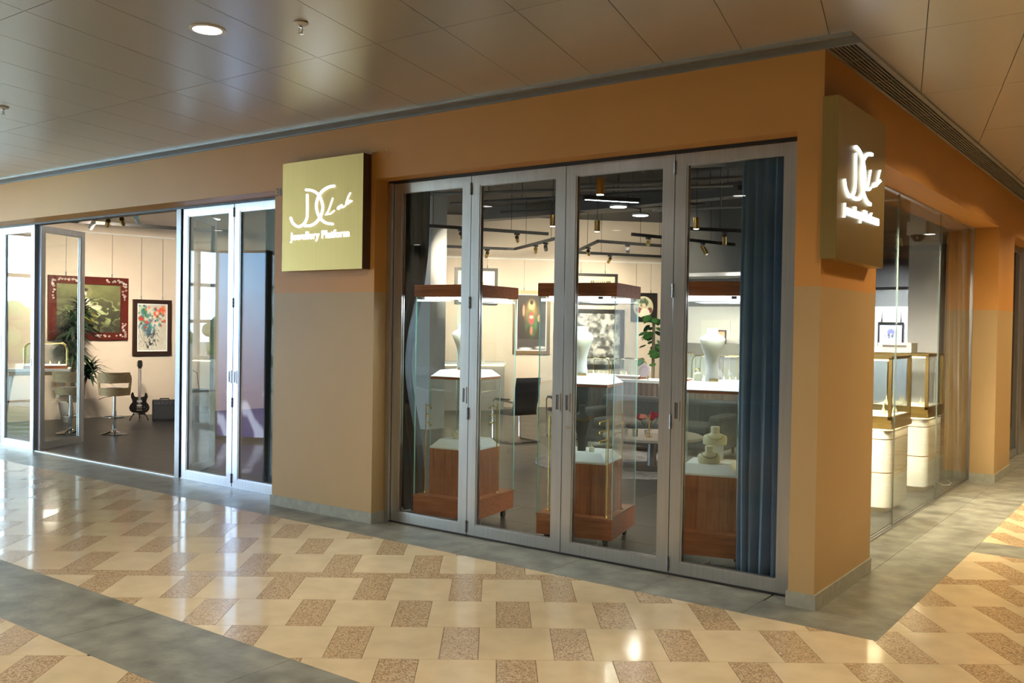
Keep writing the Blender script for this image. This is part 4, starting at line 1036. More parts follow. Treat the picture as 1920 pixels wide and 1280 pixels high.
# carved white scrollwork set into the red frame
rs = random.Random(5)
def scroll(parent, x0, x1, z0, z1, n):
    mb = MB()
    for k in range(n):
        x, z, r = rs.uniform(x0, x1), rs.uniform(z0, z1), rs.uniform(.014, .026)
        mb.tube([(x+r*(1-i/14)*math.cos(i*.75), -.048, z+r*(1-i/14)*math.sin(i*.75)) for i in range(11)], .0032, 4)
    o = mb.build('carving', 'white_velvet', parent); o['kind'] = 'stuff'
W, H = 1.37, 1.125
scroll(pic, W-.105, W-.045, H-.40, H-.08, 16); scroll(pic, W-.105, W-.045, .05, .30, 12); scroll(pic, W-.40, W-.10, H-.09, H-.05, 12)
scroll(pic, .05, .105, H-.40, H-.08, 14); scroll(pic, .10, .60, H-.09, H-.05, 16); scroll(pic, W-.6, W-.12, .05, .09, 14)
def p_flower(U, V):
    nz, nx = U.shape; n = fbm(nx, nz, 6, 5); m = fbm(nx, nz, 14, 8)
    c = lerp((.72, .70, .64), (.82, .82, .78), n); c = over(c, (U < .3)*(V > .3)*(n > .5)*.6, (.62, .78, .66))
    c = over(c, np.clip((m-.45)*6, 0, 1)*ell(U, V, .42, .28, .24, .42, .4), (.16, .17, .22))
    c = over(c, np.clip((m-.35)*4, 0, 1)*ell(U, V, .38, .55, .30, .25, .4), (.25, .42, .50))
    for k, (x, y, r, q) in enumerate(((.12, .70, .12, (.78, .22, .16)), (.35, .78, .13, (.18, .42, .25)), (.5, .66, .10, (.82, .25, .22)), (.68, .80, .16, (.84, .26, .14)), (.85, .86, .16, (.85, .35, .22)), (.22, .86, .12, (.20, .50, .36)), (.6, .9, .1, (.75, .3, .25)), (.45, .52, .08, (.3, .6, .7)), (.3, .62, .07, (.8, .3, .3)), (.8, .68, .07, (.86, .5, .4)))):
        c = over(c, ell(U, V, x, y, r, r*.62, .3)*np.clip((fbm(nx, nz, 9, 30+k)-.32)*6, 0, 1), q)
    rs_ = np.random.RandomState(2)
    for k in range(60):
        x, y, r = rs_.rand(), .5+.48*rs_.rand(), .02+.04*rs_.rand(); q = [(.80, .24, .16), (.86, .45, .30), (.20, .45, .28), (.25, .50, .55), (.15, .17, .2), (.88, .86, .80)][rs_.randint(6)]
        c = over(c, ell(U, V, x, y, r*1.4, r, .5)*.8*(abs(x-.45) < .5), q)
    return over(c, (np.abs(np.sin(U*40+V*20+n*8)) > .97)*(V < .5)*(V > .08)*ell(U, V, .4, .3, .4, .4)*.8, (.2, .2, .22))
framed('bright flower painting in a dark brown frame above the guitar', LW, -.04, .68, 1.10, 2.135, .075, 'dark_frame', p_flower, 70, 96, (.16, .56), 3.27, inner='paper')
def p_deity(U, V):
    nz, nx = U.shape; n = fbm(nx, nz, 6, 41); m = fbm(nx, nz, 12, 43)
    c = lerp((.13, .11, .10), (.24, .19, .16), n); c = over(c, ell(U, V, .5, .68, .34, .30, .9)*.9, (.80, .66, .36)); c = over(c, ell(U, V, .5, .82, .16, .12, .5)*.8, (.92, .82, .55))
    c = over(c, ell(U, V, .5, .48, .26, .30, .3)*np.clip(m*2-.4, 0, 1), (.25, .42, .26)); c = over(c, ell(U, V, .5, .58, .12, .14, .3), (.70, .30, .28)); c = over(c, ell(U, V, .5, .60, .09, .04, .4), (.88, .74, .66))
    c = over(c, ell(U, V, .5, .79, .065, .06, .3), (.90, .72, .58)); c = over(c, ell(U, V, .5, .87, .07, .05, .3), (.16, .14, .12)); c = over(c, ell(U, V, .22, .72, .05, .13, .4), (.84, .58, .46)); c = over(c, ell(U, V, .76, .58, .06, .08, .4), (.80, .56, .42))
    c = over(c, ell(U, V, .5, .35, .07, .10, .4)*.8, (.78, .45, .36)); c = over(c, (V < .2)*.6, (.32, .32, .33)); return over(c, ell(U, V, .85, .04, .25, .035, .5)+ell(U, V, .3, .02, .3, .03, .5), (.85, .85, .85))
framed('standing figure painting in an ornate bronze frame on the back wall', MW, 0, .82, 1.15, 2.52, .075, 'bronze_frame', p_deity, 60, 100, (.24,), 3.18, inner='paper')
def p_yellow(U, V): n = fbm(U.shape[1], U.shape[0], 5, 61); return lerp((.85, .72, .12), (.35, .35, .15), np.clip((n-.4)*4, 0, 1))
framed('small yellow picture with wide white mount in a black frame', MW, -1.27, -.35, 2.2, 2.98, .06, 'black_frame', p_yellow, 30, 30, (.2, .7), 3.18, mat_w=.24)
def p_land(U, V):
    n = fbm(U.shape[1], U.shape[0], 7, 71); c = lerp((.78, .76, .66), (.84, .80, .68), n); c = over(c, np.clip((n-.5)*6, 0, 1)*(V < .55)*.8, (.35, .42, .28)); return over(c, (np.sin(U*150) > .2)*(V > .74)*(V < .84)*(U > .45)*(U < .9), (.2, .2, .18))
framed('wide pale landscape in a dark frame behind the middle case canopy', MW, 1.2, 2.33, 2.25, 2.93, .06, 'black_frame', p_land, 70, 40, (.3, .85), 3.18)
def p_relief(U, V):
    n = fbm(U.shape[1], U.shape[0], 12, 81); return lerp((.35, .35, .36), (.82, .81, .79), np.clip((n-.30)*3.2, 0, 1))
framed('grey floral relief panel in a dark frame seen through the middle case', MW, 1.15, 2.5, .85, 2.15, .09, 'black_frame', p_relief, 90, 80, (), 3.18)
def p_oval(U, V):
    n = fbm(U.shape[1], U.shape[0], 6, 91); m = fbm(U.shape[1], U.shape[0], 13, 93); e = ell(U, V, .48, .52, .42, .40, .04)
    c = np.zeros(U.shape+(3,))+np.array((.11, .09, .09)); p = lerp((.80, .80, .66), (.88, .86, .74), n)
    p = over(p, ell(U, V, .5, .68, .22, .2, .3)*np.clip((m-.3)*5, 0, 1), (.30, .38, .30)); p = over(p, ell(U, V, .5, .58, .09, .09, .3), (.90, .76, .66)); p = over(p, ell(U, V, .3, .40, .16, .12, .3), (.62, .34, .36)); p = over(p, ell(U, V, .75, .40, .12, .12, .3), (.55, .28, .28)); p = over(p, ell(U, V, .55, .32, .2, .16, .1), (.90, .88, .82))
    return c*(1-e[..., None])+p*e[..., None]
framed('round portrait on a square black panel beside the leafy plant', MW, 2.65, 3.25, 1.89, 2.53, .02, 'black_frame', p_oval, 64, 64, (.12, .46), 3.18)
def p_blue(U, V):
    n = fbm(U.shape[1], U.shape[0], 10, 17); c = np.zeros(U.shape+(3,))+np.array((.80, .82, .86)); c = over(c, ell(U, V, .5, .6, .22, .2, .4)*np.clip((n-.3)*5, 0, 1), (.45, .45, .75)); return over(c, ell(U, V, .42, .42, .25, .12, .4)*np.clip((n-.4)*6, 0, 1), (.2, .2, .25))
PB = (Vector((-4, 9.8, 0)), Vector((1, 0, 0)), Vector((0, -1, 0)))
framed('small blue flower picture in a thin black frame behind the side glass', PB, 1.74, 2.13, 1.52, 1.91, .022, 'black_frame', p_blue, 40, 40, (.05, .34), 2.1)
def p_text(U, V): return np.zeros(U.shape+(3,))+np.array((.86, .87, .88))
t = thing('wall_poster', 'plain white poster on the wall above the arched cases', 'poster', (-5.36, 9.79, 1.58)); MB().b(0, .56, -.01, 0, 0, .34).build('sheet', 'paper', t)
tag(MB().b(-5.75, -3.4, 9.3, 9.78, .0, 1.50).build('back_cabinet', 'grey_wall', None), 'dark grey cabinet against the wall behind the skirted table', 'cabinet')
t = thing('desk_picture', 'small tilted picture leaning above the dark grey cabinet', 'picture', (-5.02, 9.55, 1.50), .1)
MB().b(0, .24, -.01, .01, 0, .24).build('frame', 'dark_frame', t); canvas('picture', .19, .19, 12, 12, lambda U, V: lerp((.85, .6, .45), (.9, .8, .65), fbm(12, 12, 3, 4)), t, (.025, -.012, .025))

# ================================================================== LEFT ROOM FURNITURE
def stool(label, loc, rz, closed=False):
    t = thing('bar_stool', label, 'stool', loc, rz)
    MB().lathe([(.20, 0), (.205, .006), (.19, .014), (.12, .028), (.05, .05), (.032, .075)], 32).build('base', 'chrome', t, True)
    MB().tube([(0, 0, .06), (0, 0, .36)], .029, 18).tube([(0, 0, .36), (0, 0, .60)], .022, 18).build('column', 'chrome', t, True)
    MB().tube([(.16*math.cos(a), -.06+.14*math.sin(a), .255) for a in [2*PI*k/24 for k in range(24)]], .009, 8, closed=True).b(-.012, .012, -.06, .05, .248, .262).build('footrest', 'chrome', t, True)
    MB().tube([(.02, 0, .585), (.14, .05, .57), (.22, .06, .54)], .006, 6).build('lift_lever', 'chrome', t)
    # plywood shell: bowl + wrapped back with an opening
    nA = 44; vs = []; fs = []; zl = [.60, .636, .684, .72, .756, .792, .83, .87, .905, .935, .955]; th = .014
    def keep(a, j):
        z = (zl[j]+zl[j+1])/2; A = abs(a)
        if z < .72: return True
        if .72 < z < .80: return A > 62 and A < 92
        if z >= .80:
            lim = 92-(z-.80)*230 if z > .84 else 92
            return A < lim
        return True
    for side in (0, 1):
        for j, z in enumerate(zl):
            for i in range(nA+1):
                a = -105+210*i/nA; rr_ = .205+.035*(z-.6)/.35-(th if side else 0); q = math.radians(a+90)
                vs.append((rr_*1.08*math.cos(q), rr_*math.sin(q)+.02*(z-.6)/.35, z))
    n = nA+1; off = n*len(zl); K = {}
    for j in range(len(zl)-1):
        for i in range(nA):
            K[(i, j)] = keep(-105+210*(i+.5)/nA, j)
    for (i, j), k in K.items():
        if not k: continue
        a, b, c, d = j*n+i, j*n+i+1, (j+1)*n+i+1, (j+1)*n+i
        fs.append((a, b, c, d)); fs.append((off+d, off+c, off+b, off+a))
        for (di, dj), (p, q) in (((-1, 0), (d, a)), ((1, 0), (b, c)), ((0, -1), (a, b)), ((0, 1), (c, d))):
            if not K.get((i+di, j+dj), False): fs.append((p, off+p, off+q, q))
    MB().add(vs, fs).build('back_shell', 'plywood', t, True)
    MB().lathe([(.10, .588), (.20, .598), (.205, .615), (.19, .62)], 30).build('seat_pan', 'plywood', t, True)
    MB().lathe([(.185, .62), (.20, .64), (.20, .675), (.185, .70), (.10, .71)], 30).build('seat_cushion', 'seat_grey', t, True)
    for x in (-.07, .07): MB().lathe([(.007, .0), (.007, .003)], 8).build('rivet', 'steel_dark', t, loc=(x, .262, .88))
    return t
stool('bentwood bar stool seen past the open door leaf beside the guitar', (-11.42, 2.0, 0), math.radians(-122))
stool('bentwood bar stool seen through the glass of the open door leaf', (-12.0, 1.62, 0), math.radians(-158))
# guitar on a stand
t = thing('electric_guitar', 'black double-horned electric guitar leaning on a stand', 'guitar', (-13.05, 3.42, .10), math.radians(57))
body = spline([(0, .01), (.09, .015), (.15, .06), (.165, .12), (.14, .175), (.115, .21), (.12, .25), (.135, .30), (.125, .35), (.10, .372), (.088, .36), (.085, .33), (.07, .305), (.03, .30), (-.03, .30), (-.07, .305), (-.09, .335), (-.095, .37), (-.115, .385), (-.14, .35), (-.14, .30), (-.122, .25), (-.115, .21), (-.14, .175), (-.165, .12), (-.15, .06), (-.09, .015)], 3)[:-1]
tl = Vector((0, math.sin(.16), math.cos(.16))); nr = Vector((0, -math.cos(.16), math.sin(.16)))
bo = MB().prism(body, (0, 0, 0), (1, 0, 0), tl, nr, .036).build('body', 'black_gloss', t)
def gbar(name, x0, x1, s0, s1, d0, d1, mt, parent=None):
    o = Vector((0, 0, 0)); return MB().prism([(x0, s0), (x1, s0), (x1, s1), (x0, s1)], nr*d0, (1, 0, 0), tl, nr, d1-d0).build(name, mt, parent or t)
gbar('neck', -.024, .024, .24, .80, .026, .05, 'dark_frame')
gbar('pickup', -.042, .042, .205, .245, .036, .044, 'steel_dark'); gbar('pickup', -.042, .042, .13, .165, .036, .044, 'steel_dark')
gbar('bridge', -.045, .045, .10, .112, .036, .05, 'chrome'); gbar('tailpiece', -.045, .045, .06, .075, .036, .05, 'chrome')
hd = MB().prism([(-.024, .80), (.024, .80), (.038, .84), (.038, .93), (.020, .955), (0, .945), (-.020, .955), (-.038, .93), (-.038, .84)], nr*.022, (1, 0, 0), tl, nr, .016).build('headstock', 'black_gloss', t)
for k in range(3):
    for s in (-1, 1):
        c = tl*(.85+.03*k)+nr*.03; MB().tube([c+Vector((s*.036, 0, 0)), c+Vector((s*.052, 0, 0))], [.004, .010], 8).build('tuning_peg', 'chrome', hd)
for q in ((.08, .12), (.12, .09), (.10, .06), (.135, .13)):
    c = Vector((q[0], 0, 0))+tl*q[1]+nr*.036; MB().tube([c, c+nr*.012], .012, 10).build('knob', 'black_plastic', t)
gs = MB()
for k in range(6): x = -.017+.0068*k; gs.bar(tl*.1+nr*.051+Vector((x, 0, 0)), tl*.80+nr*.051+Vector((x*.8, 0, 0)), .0012, .0012)
o = gs.build('strings', 'steel', t); o['kind'] = 'stuff'
t = thing('guitar_stand', 'low black tripod stand under the black guitar', 'stand', (-13.05, 3.42, 0), math.radians(57))
MB().tube([(-.15, -.14, .008), (-.10, .0, .10), (.10, .0, .10), (.15, -.14, .008)], .011, 8).build('front_legs', 'black_metal', t)
MB().tube([(0, 0, .10), (0, .20, .008)], .011, 8).tube([(0, .06, .09), (0, .13, .34)], .009, 8).build('back_leg', 'black_metal', t)
for s in (-1, 1): MB().tube([(s*.09, 0, .10), (s*.09, -.07, .09), (s*.09, -.075, .13)], .009, 8).build('cradle_arm', 'rubber', t)
t = thing('guitar_amplifier', 'small black guitar amplifier on the floor right of the guitar', 'amplifier', (-12.66, 3.66, 0), math.radians(57))
MB().b(-.2, .2, -.12, .12, .012, .36).build('cabinet', 'black_plastic', t)
MB().b(-.17, .17, -.127, -.119, .04, .27).build('grille', 'mesh_black', t); MB().b(-.17, .17, -.126, -.119, .285, .345).build('control_panel', 'steel_dark', t)
MB().tube([(-.08, 0, .36), (-.07, 0, .385), (.07, 0, .385), (.08, 0, .36)], .010, 8).build('handle', 'rubber', t)
for k in range(5): MB().tube([(-.13+.065*k, -.127, .315), (-.13+.065*k, -.142, .315)], .010, 8).build('knob', 'black_plastic', t)
for x in (-.16, .16):
    for y in (-.09, .09): MB().b(x-.02, x+.02, y-.02, y+.02, 0, .012).build('foot', 'rubber', t)
t = thing('speaker_cabinet', 'tall black speaker box at the edge of the open doorway', 'speaker', (-12.18, 4.02, 0), math.radians(57))
MB().b(-.16, .16, -.15, .15, 0, .56).build('cabinet', 'black_plastic', t); MB().b(-.13, .13, -.157, -.149, .05, .5).build('grille', 'mesh_black', t)
t = thing('gooseneck_clip', 'thin curved black cable arm with a small clip above the amplifier', 'cable', (-12.18, 4.02, .56), math.radians(57))
MB().tube([(.0, 0, 0), (-.02, 0, .15), (-.03, 0, .28), (-.12, 0, .34), (-.22, 0, .29), (-.23, 0, .2), (-.2, 0, .13)], .006, 6).build('arm', 'black_metal', t, True)
MB().b(-.26, -.16, -.03, .03, .06, .14).build('clip', 'black_plastic', t)
# dracaena
t = thing('dracaena_plant', 'tall dark spiky-leaved plant behind the open door leaf', 'plant', (-13.55, 2.45, 0))
MB().lathe([(.14, 0), (.19, .30), (.2, .34), (.18, .34), (.17, .30)], 20).build('pot', 'pot_white', t, True)
rs = random.Random(9)
stems = [((.0, 0), (.05, .02, 1.75)), ((.05, .05), (-.22, .05, 1.55)), ((-.05, 0), (.2, -.05, 1.25)), ((.02, -.05), (.02, .18, 2.0)), ((0, .04), (.32, .15, .95))]
for (a, b), c in stems: MB().tube([(a, b, .3), (a*.5+c[0]*.5+.02, b*.5+c[1]*.5, c[2]*.55), c], [.03, .026, .022], 8).build('stem', 'trunk', t, True)
mb = MB()
for (a, b), c in stems:
    for k in range(110):
        az = rs.uniform(0, 2*PI); el = rs.uniform(-.2, 1.3); L = rs.uniform(.32, .52); zz = c[2]-rs.uniform(0, .22)
        d = Vector((math.cos(az)*math.cos(el), math.sin(az)*math.cos(el), math.sin(el))); side = d.cross(Vector((0, 0, 1))).normalized()
        if d.dot(n1) < 0: L *= .55
        P = [Vector((c[0], c[1], zz))+d*L*q-Vector((0, 0, .42*L*q*q)) for q in (0, .25, .5, .75, 1)]; wv = [.012, .023, .023, .015, .001]
        
        vs = [p+side*w_*s for p, w_ in zip(P, wv) for s in (-1, 1)]
        mb.add(vs, [(2*i, 2*i+1, 2*i+3, 2*i+2) for i in range(4)])
o = mb.build('foliage', 'leaf_dark', t); o['kind'] = 'stuff'

# arched glass counter case
def arch_case(label, loc, rz, W=.42, D=.30, H=.34, lit=10, frame='brass'):
    t = thing('arched_case', label, 'display case', loc, rz)
    MB().b(0, W, 0, D, 0, .045).build('base', 'wood_red', t); MB().b(.012, W-.012, .012, D-.012, .045, .055).build('tray', 'tray_white', t)
    r = .11
    prof = [(0, .05), (0, H-r)]+[(r-r*math.cos(math.radians(a)), H-r+r*math.sin(math.radians(a))) for a in (18, 36, 54, 72, 90)]+[(W-r+r*math.sin(math.radians(a)), H-r+r*math.cos(math.radians(a))) for a in (18, 36, 54, 72, 90)]+[(W, .05)]
    for y in (.006, D-.006): MB().tube([(x, y, z) for x, z in prof], .007, 6).build('arch_frame', frame, t, True)
    vs = [(x, y, z) for y in (.006, D-.006) for x, z in prof]; n = len(prof)
    MB().add(vs, [(i, i+1, n+i+1, n+i) for i in range(n-1)]).build('curved_glass', 'case_glass', t, True)
    for y in (.006, D-.006): MB().prism(prof, (0, y-.002, 0), (1, 0, 0), (0, 0, 1), (0, 1, 0), .004).build('end_glass', 'case_glass', t)
    MB().b(r, W-r, D/2-.01, D/2+.01, H-.016, H-.006).build('led_strip', 'led_warm', t)
    area_light(t, (W/2, D/2, H-.02), (0, 0, 0), W*.6, .05, lit, (1, .9, .7))
    rs = random.Random(label)
    for k in range(4):
        x = W*(.18+.21*k); MB().lathe([(.018, .055), (.014, .08), (.005, .11+.02*rs.random())], 8, (x, D*.5)).build('ring_cone', 'cream_velvet', t, True)
    return t
t = thing('trestle_table', 'pale wooden trestle table behind the glass of the open door leaf', 'table', (-12.75, 1.62, 0), math.radians(60))
MB().b(-.55, .35, -.3, .3, .93, .97).build('tabletop', 'white_plastic', t); MB().b(-.5, .3, -.26, .26, .87, .93).build('apron', 'oak', t)
for x, s in ((.28, 1), (-.48, -1)):
    for y in (-.24, .24): MB().bar((x, y*.8, .90), (x+s*.14, y*1.25, .0), .04, .04).build('leg', 'oak', t)
arch_case('arched glass case glowing warm on the wooden trestle table', tuple(t.matrix_basis @ Vector((-.30, -.24, .97))), math.radians(60), .6, .42, .40, 8)

# ================================================================== MAIN ROOM FURNITURE
def cantilever(label, loc, rz):
    t = thing('cantilever_chair', label, 'chair', loc, rz)
    fr = MB()
    for s in (-.25, .25): fr.tube([(s, .25, .62), (s, -.22, .64), (s, -.26, .60), (s, -.24, .05), (s, -.20, .014), (s, .28, .014)], .012, 8)
    fr.tube([(-.25, .28, .014), (.25, .28, .014)], .012, 8)
    fr.build('chrome_frame', 'chrome', t, True)
    for s in (-.25, .25): MB().b(s-.025, s+.025, -.18, .16, .645, .665).build('armrest', 'black_plastic', t)
    MB().b(-.23, .23, -.25, .22, .42, .47).build('seat', 'mesh_black', t)
    vs = []; fs = []
    for j in range(7):
        for i in range(7):
            x = -.22+.44*i/6; z = .44+.54*j/6; vs.append((x, .22+.11*(j/6)+.03*(1-(x/.22)**2), z))
    for j in range(6):
        for i in range(6): fs.append((j*7+i, j*7+i+1, j*7+i+8, j*7+i+7))
    o = MB().add(vs, fs).build('backrest', 'mesh_black', t, True); md = o.modifiers.new('t', 'SOLIDIFY'); md.thickness = .03
    return t
cantilever('black mesh cantilever chair nearer the left jewellery case', (-6.40, 5.55, 0), math.radians(-108))
cantilever('black mesh cantilever chair behind the nearer one, half hidden by the middle case', (-6.05, 6.45, 0), math.radians(-122))
rug = MB().lathe([(1.25, 0.0005), (1.25, .008), (1.235, .011)], 56)
tag(rug.build('round_rug', 'rug', None, loc=(-3.95, 4.75, 0)), 'round mottled grey rug under the coffee table', 'rug')
t = thing('coffee_table', 'round low coffee table with a stone top on the rug', 'table', (-3.55, 4.55, .012))
MB().lathe([(.60, .37), (.62, .38), (.62, .41), (.60, .42)], 40).build('tabletop', 'cushion_grey', t, True)
MB().lathe([(.34, 0), (.34, .01), (.06, .03), (.05, .36), (.2, .37)], 28).build('pedestal', 'steel_dark', t, True)
def cup(label, x, y, mt, s=1):
    t = thing('tumbler', label, 'cup', (x, y, .432)); MB().lathe([(.03*s, 0), (.034*s, .09*s), (.031*s, .09*s), (.028*s, .006)], 14).build('body', mt, t, True)
cup('chrome tumbler at the left end of the coffee table', -3.72, 4.18, 'chrome'); cup('dark tumbler beside the chrome one on the coffee table', -3.58, 4.16, 'black_gloss'); cup('small chrome tumbler behind the dark one', -3.50, 4.30, 'chrome', .8)
t = thing('tea_stand', 'slim brass post stand on the coffee table', 'stand', (-3.42, 4.22, .432)); MB().lathe([(.04, 0), (.04, .008), (.008, .012), (.008, .26)], 14).build('post', 'brass', t, True); MB().tube([(0, 0, .25), (.0, 0, .27)], .012, 8).build('finial', 'brass', t)
t = thing('serving_board', 'pale wooden board on the right of the coffee table', 'board', (-3.15, 4.36, .432), .3); MB().b(-.15, .15, -.09, .09, 0, .015).build('board', 'oak', t)
t = thing('pen_tray', 'black pen lying on the wooden board', 'pen', (-3.15, 4.36, .449), .5); MB().tube([(-.14, 0, .008), (.14, 0, .008)], .008, 8).build('barrel', 'black_gloss', t)
t = thing('rose_bouquet', 'dark red and pink rose bouquet in a vase on the coffee table', 'flowers', (-3.62, 4.58, .432))
MB().lathe([(.04, 0), (.05, .06), (.03, .13), (.04, .16)], 14).build('vase', 'case_glass', t, True)
rs = random.Random(4)
for k in range(9):
    x, y, z = rs.uniform(-.13, .13), rs.uniform(-.1, .1), .17+rs.uniform(0, .07)
    MB().tube([(0, 0, .05), (x*.6, y*.6, .12), (x, y, z)], .003, 4).build('stem', 'leaf_green', t)
    mb = MB()
    for r_, h in ((.045, 0), (.036, .008), (.024, .014), (.012, .018)): mb.lathe([(.006, z-.02+h), (r_, z+h), (r_*.85, z+.028+h), (r_*.5, z+.026+h)], 9, (x, y), a0=r_*60)
    mb.build('rose', 'rose_pink' if k in (0, 3) else 'rose', t, True)
def sofa(label, loc, rz, W, mt, cush=True):
    t = thing('sofa', label, 'sofa', loc, rz)
    def rb(name, x0, x1, y0, y1, z0, z1, m, r=.05):
        o = MB().b(x0, x1, y0, y1, z0, z1).build(name, m, t); md = o.modifiers.new('b', 'BEVEL'); md.width = r; md.segments = 3; return o
    rb('base', 0, W, 0, .80, .08, .30, mt); rb('backrest', 0, W, .60, .82, .25, .74, mt, .07); rb('armrest', -.02, .17, 0, .8, .2, .58, mt, .06); rb('armrest', W-.17, W+.02, 0, .8, .2, .58, mt, .06)
    n = max(1, round((W-.34)/.7)); cw = (W-.34)/n
    for k in range(n): rb('seat_cushion', .17+cw*k+.005, .17+cw*(k+1)-.005, -.01, .60, .30, .44, mt, .05)
    for x in (.06, W-.06):
        for y in (.06, .74): MB().tube([(x, y, 0), (x, y, .09)], .02, 8).build('foot', 'black_metal', t)
    if cush:
        o = rb('throw_cushion', W*.45, W*.45+.45, .40, .58, .46, .80, 'cushion_grey', .085)
    return t
sofa('long dark grey sofa behind the coffee table', (-5.35, 5.75, 0), math.radians(4), 2.1, 'sofa_grey', False)
sofa('grey armchair with a pale cushion behind the case by the blue curtain', (-2.62, 5.25, 0), math.radians(-20), 1.1, 'cushion_grey', True)
# long skirted table along the partition
t = thing('skirted_table', 'long display table with a pleated taupe skirt', 'table', (-7.35, 8.55, 0))
MB().b(0, 4.6, 0, .72, .80, .845).build('tabletop', 'tray_white', t)
vs = []; fs = []; N = 560
for z in (.06, .30, .55, .80):
    for i in range(N+1):
        x = 4.6*i/N; a = .014+.014*(1-z/.8); vs.append((x, -.02-a*(1+math.sin(x*2*PI/.105+.8*math.sin(x*7))), z))
for j in range(3):
    for i in range(N): fs.append((j*(N+1)+i, j*(N+1)+i+1, (j+1)*(N+1)+i+1, (j+1)*(N+1)+i))
MB().add(vs, fs).build('pleated_skirt', 'taupe_cloth', t, True)
for x in (.1, 4.5):
    for y in (.1, .62): MB().b(x-.03, x+.03, y-.03, y+.03, 0, .80).build('leg', 'black_metal', t)
arch_case('arched lit case at the left end of the skirted table', (-7.15, 8.68, .845), 0, .52, .34, .36)
arch_case('arched lit case beside the purple plate on the skirted table', (-6.57, 8.68, .845), 0, .52, .34, .36)
arch_case('arched lit case left of the large bust by the blue curtain', (-5.60, 8.70, .845), 0, .5, .34, .48)
arch_case('arched lit case right of the large bust by the blue curtain', (-5.02, 8.72, .845), 0, .36, .34, .46)
arch_case('arched lit case half covered by the blue curtain', (-4.6, 8.72, .845), 0, .5, .34, .46)
t = thing('decorative_plate', 'round lilac plate on a small black easel on the skirted table', 'plate', (-5.93, 8.72, .845))
o = MB().lathe([(.12, 0), (.115, .012), (.07, .014), (.065, .008)], 26).build('plate', 'pearl', t, True); o.rotation_euler = (PI/2-.25, 0, 0); o.location = (0, .02, .16)
MB().bar((-.09, -.03, .0), (-.06, .05, .16), .012, .012).bar((.09, -.03, 0), (.06, .05, .16), .012, .012).bar((-.09, -.03, .03), (.09, -.03, .03), .012, .012).build('easel', 'black_metal', t)
t = thing('leafy_plant', 'broad-leaved green pot plant behind the skirted table', 'plant', (-6.15, 9.46, 0))
MB().lathe([(.15, 0), (.2, .42), (.21, .46), (.18, .46)], 20).build('pot', 'pot_white', t, True)
MB().tube([(0, 0, .44), (.0, 0, 1.85)], .03, 8).build('moss_pole', 'trunk', t)
rs = random.Random(14); lf = [(-.5, 0), (-.42, .35), (-.1, .5), (.25, .42), (.5, .1), (.62, 0), (.5, -.1), (.25, -.42), (-.1, -.5), (-.42, -.35)]
for k in range(46):
    az = rs.uniform(0, 2*PI); z = rs.uniform(1.0, 1.95); R_ = rs.uniform(.10, .33)*(1.15-(z-1)*.35); s = rs.uniform(.13, .20)
    o = MB().prism([(a*s, b*s) for a, b in lf], (0, 0, 0), (1, 0, 0), (0, 1, 0), (0, 0, 1), .002).build('leaf', 'leaf_green', t)
    o.location = (R_*math.cos(az), R_*math.sin(az), z); o.rotation_euler = (rs.uniform(-.4, .4), rs.uniform(.3, 1.0), az)
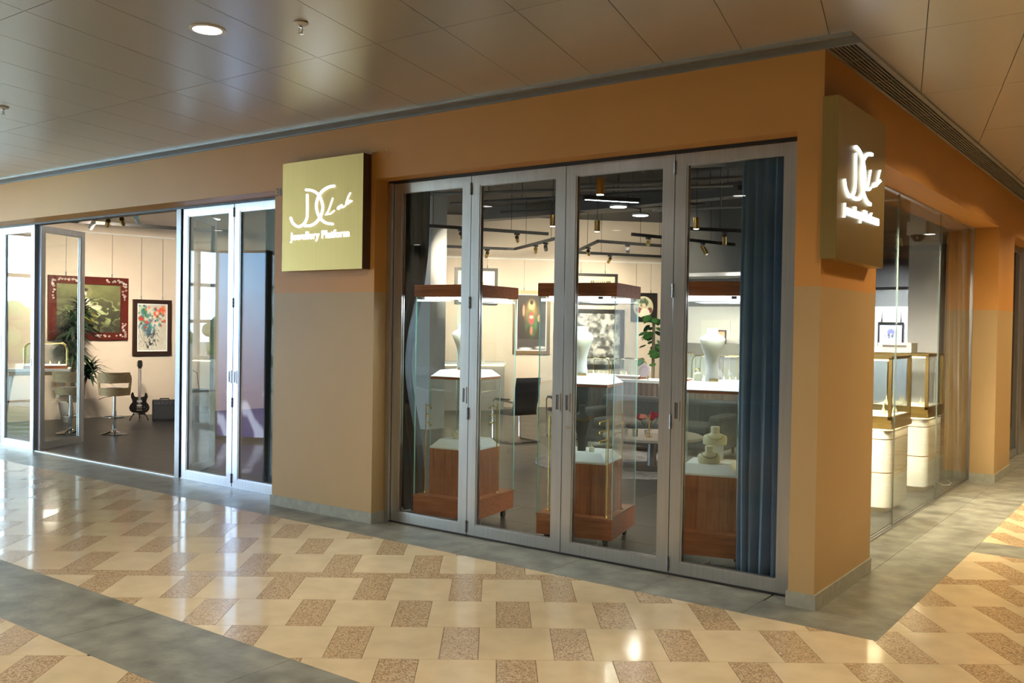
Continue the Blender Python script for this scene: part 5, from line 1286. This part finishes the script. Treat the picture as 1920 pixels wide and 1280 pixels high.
# wall counter on the left with warm under-edge light
t = thing('wall_counter', 'grey counter with a warm light strip behind the left jewellery case', 'counter', (MP-MD*3.6+n2*.75).to_tuple(), math.radians(47.5))
MB().b(0, 3.3, 0, .5, 0, .92).build('body', 'cushion_grey', t); MB().b(-.02, 3.32, -.05, .52, .95, 1.0).build('worktop', 'tray_white', t)
MB().b(.02, 3.28, -.02, .02, .925, .945).build('led_strip', 'led_warm', t)
for x, w_ in ((.4, .5), (1.3, .6), (2.5, .4)):
    b = thing('jewellery_tray', {.4: 'white jewellery tray at the left of the grey counter', 1.3: 'wide white jewellery tray in the middle of the grey counter', 2.5: 'small white jewellery tray at the right of the grey counter'}[x], 'tray', tuple(t.matrix_basis @ Vector((x, .05, 1.0))), math.radians(47.5))
    MB().b(0, w_, 0, .3, 0, .05).build('tray', 'white_plastic', b)
    for k in range(4): MB().lathe([(.03, .05), (.025, .09), (.01, .13)], 8, (w_*(.15+.23*k), .15)).build('ring_cone', 'white_velvet', b, True)
t = thing('device_box', 'white boxy device standing on the brass case nearest the grey curtain', 'device', (-1.05, 5.2, 1.52))
MB().b(-.0, .36, .05, .34, 0, .11).build('casing', 'white_plastic', t); MB().b(.05, .31, .046, .05, .06, .085).build('slot', 'grey_wall', t)

# ================================================================== OUTSIDE THE HALL WINDOWS (seen only mirrored)
struct('ground', MB().b(-70, HX-.2, -60, 20, -.3, -.1).b(HX-.2, -12.7, -60, -9.2, -.3, -.125), 'grass', 'grey paved terrace outside the hall windows', 'ground')
def tree(label, x, y, h, seed):
    t = thing('tree', label, 'tree', (x, y, -.1), group='trees outside the hall windows'); MB().tube([(0, 0, 0), (.1, 0, h*.5)], [.18, .1], 8).build('trunk', 'trunk', t)
    rs = random.Random(seed); mb = MB()
    for k in range(26):
        c = Vector((rs.gauss(0, h*.16), rs.gauss(0, h*.16), h*.62+rs.gauss(0, h*.14))); r = h*rs.uniform(.10, .17)
        mb.lathe([(r*math.sin(PI*q/6)+.01, c.z-r*math.cos(PI*q/6)) for q in range(7)], 9, (c.x, c.y))
    o = mb.build('crown', 'tree_green', t, True)
for i, (x, y, h) in enumerate(((-27, -4, 2.3), (-29, -8, 2.6), (-27, -12, 2.2), (-28, -16, 2.5), (-19, -19, 2.4), (-24, -21, 2.6), (-31, -13, 2.8))):
    tree('green tree outside the hall windows, mirrored in the doors', x, y, h, i)
t = thing('apartment_block', 'pale apartment block outside the windows, mirrored in the doors', 'building', (-46, -42, -.1))
MB().b(0, 6, 0, 14, 0, 22).build('tower', 'concrete', t)
for k in range(6): MB().b(6, 6.05, .5, 13.5, 2.2+3*k, 3.6+3*k).build('window_band', 'steel_dark', t)
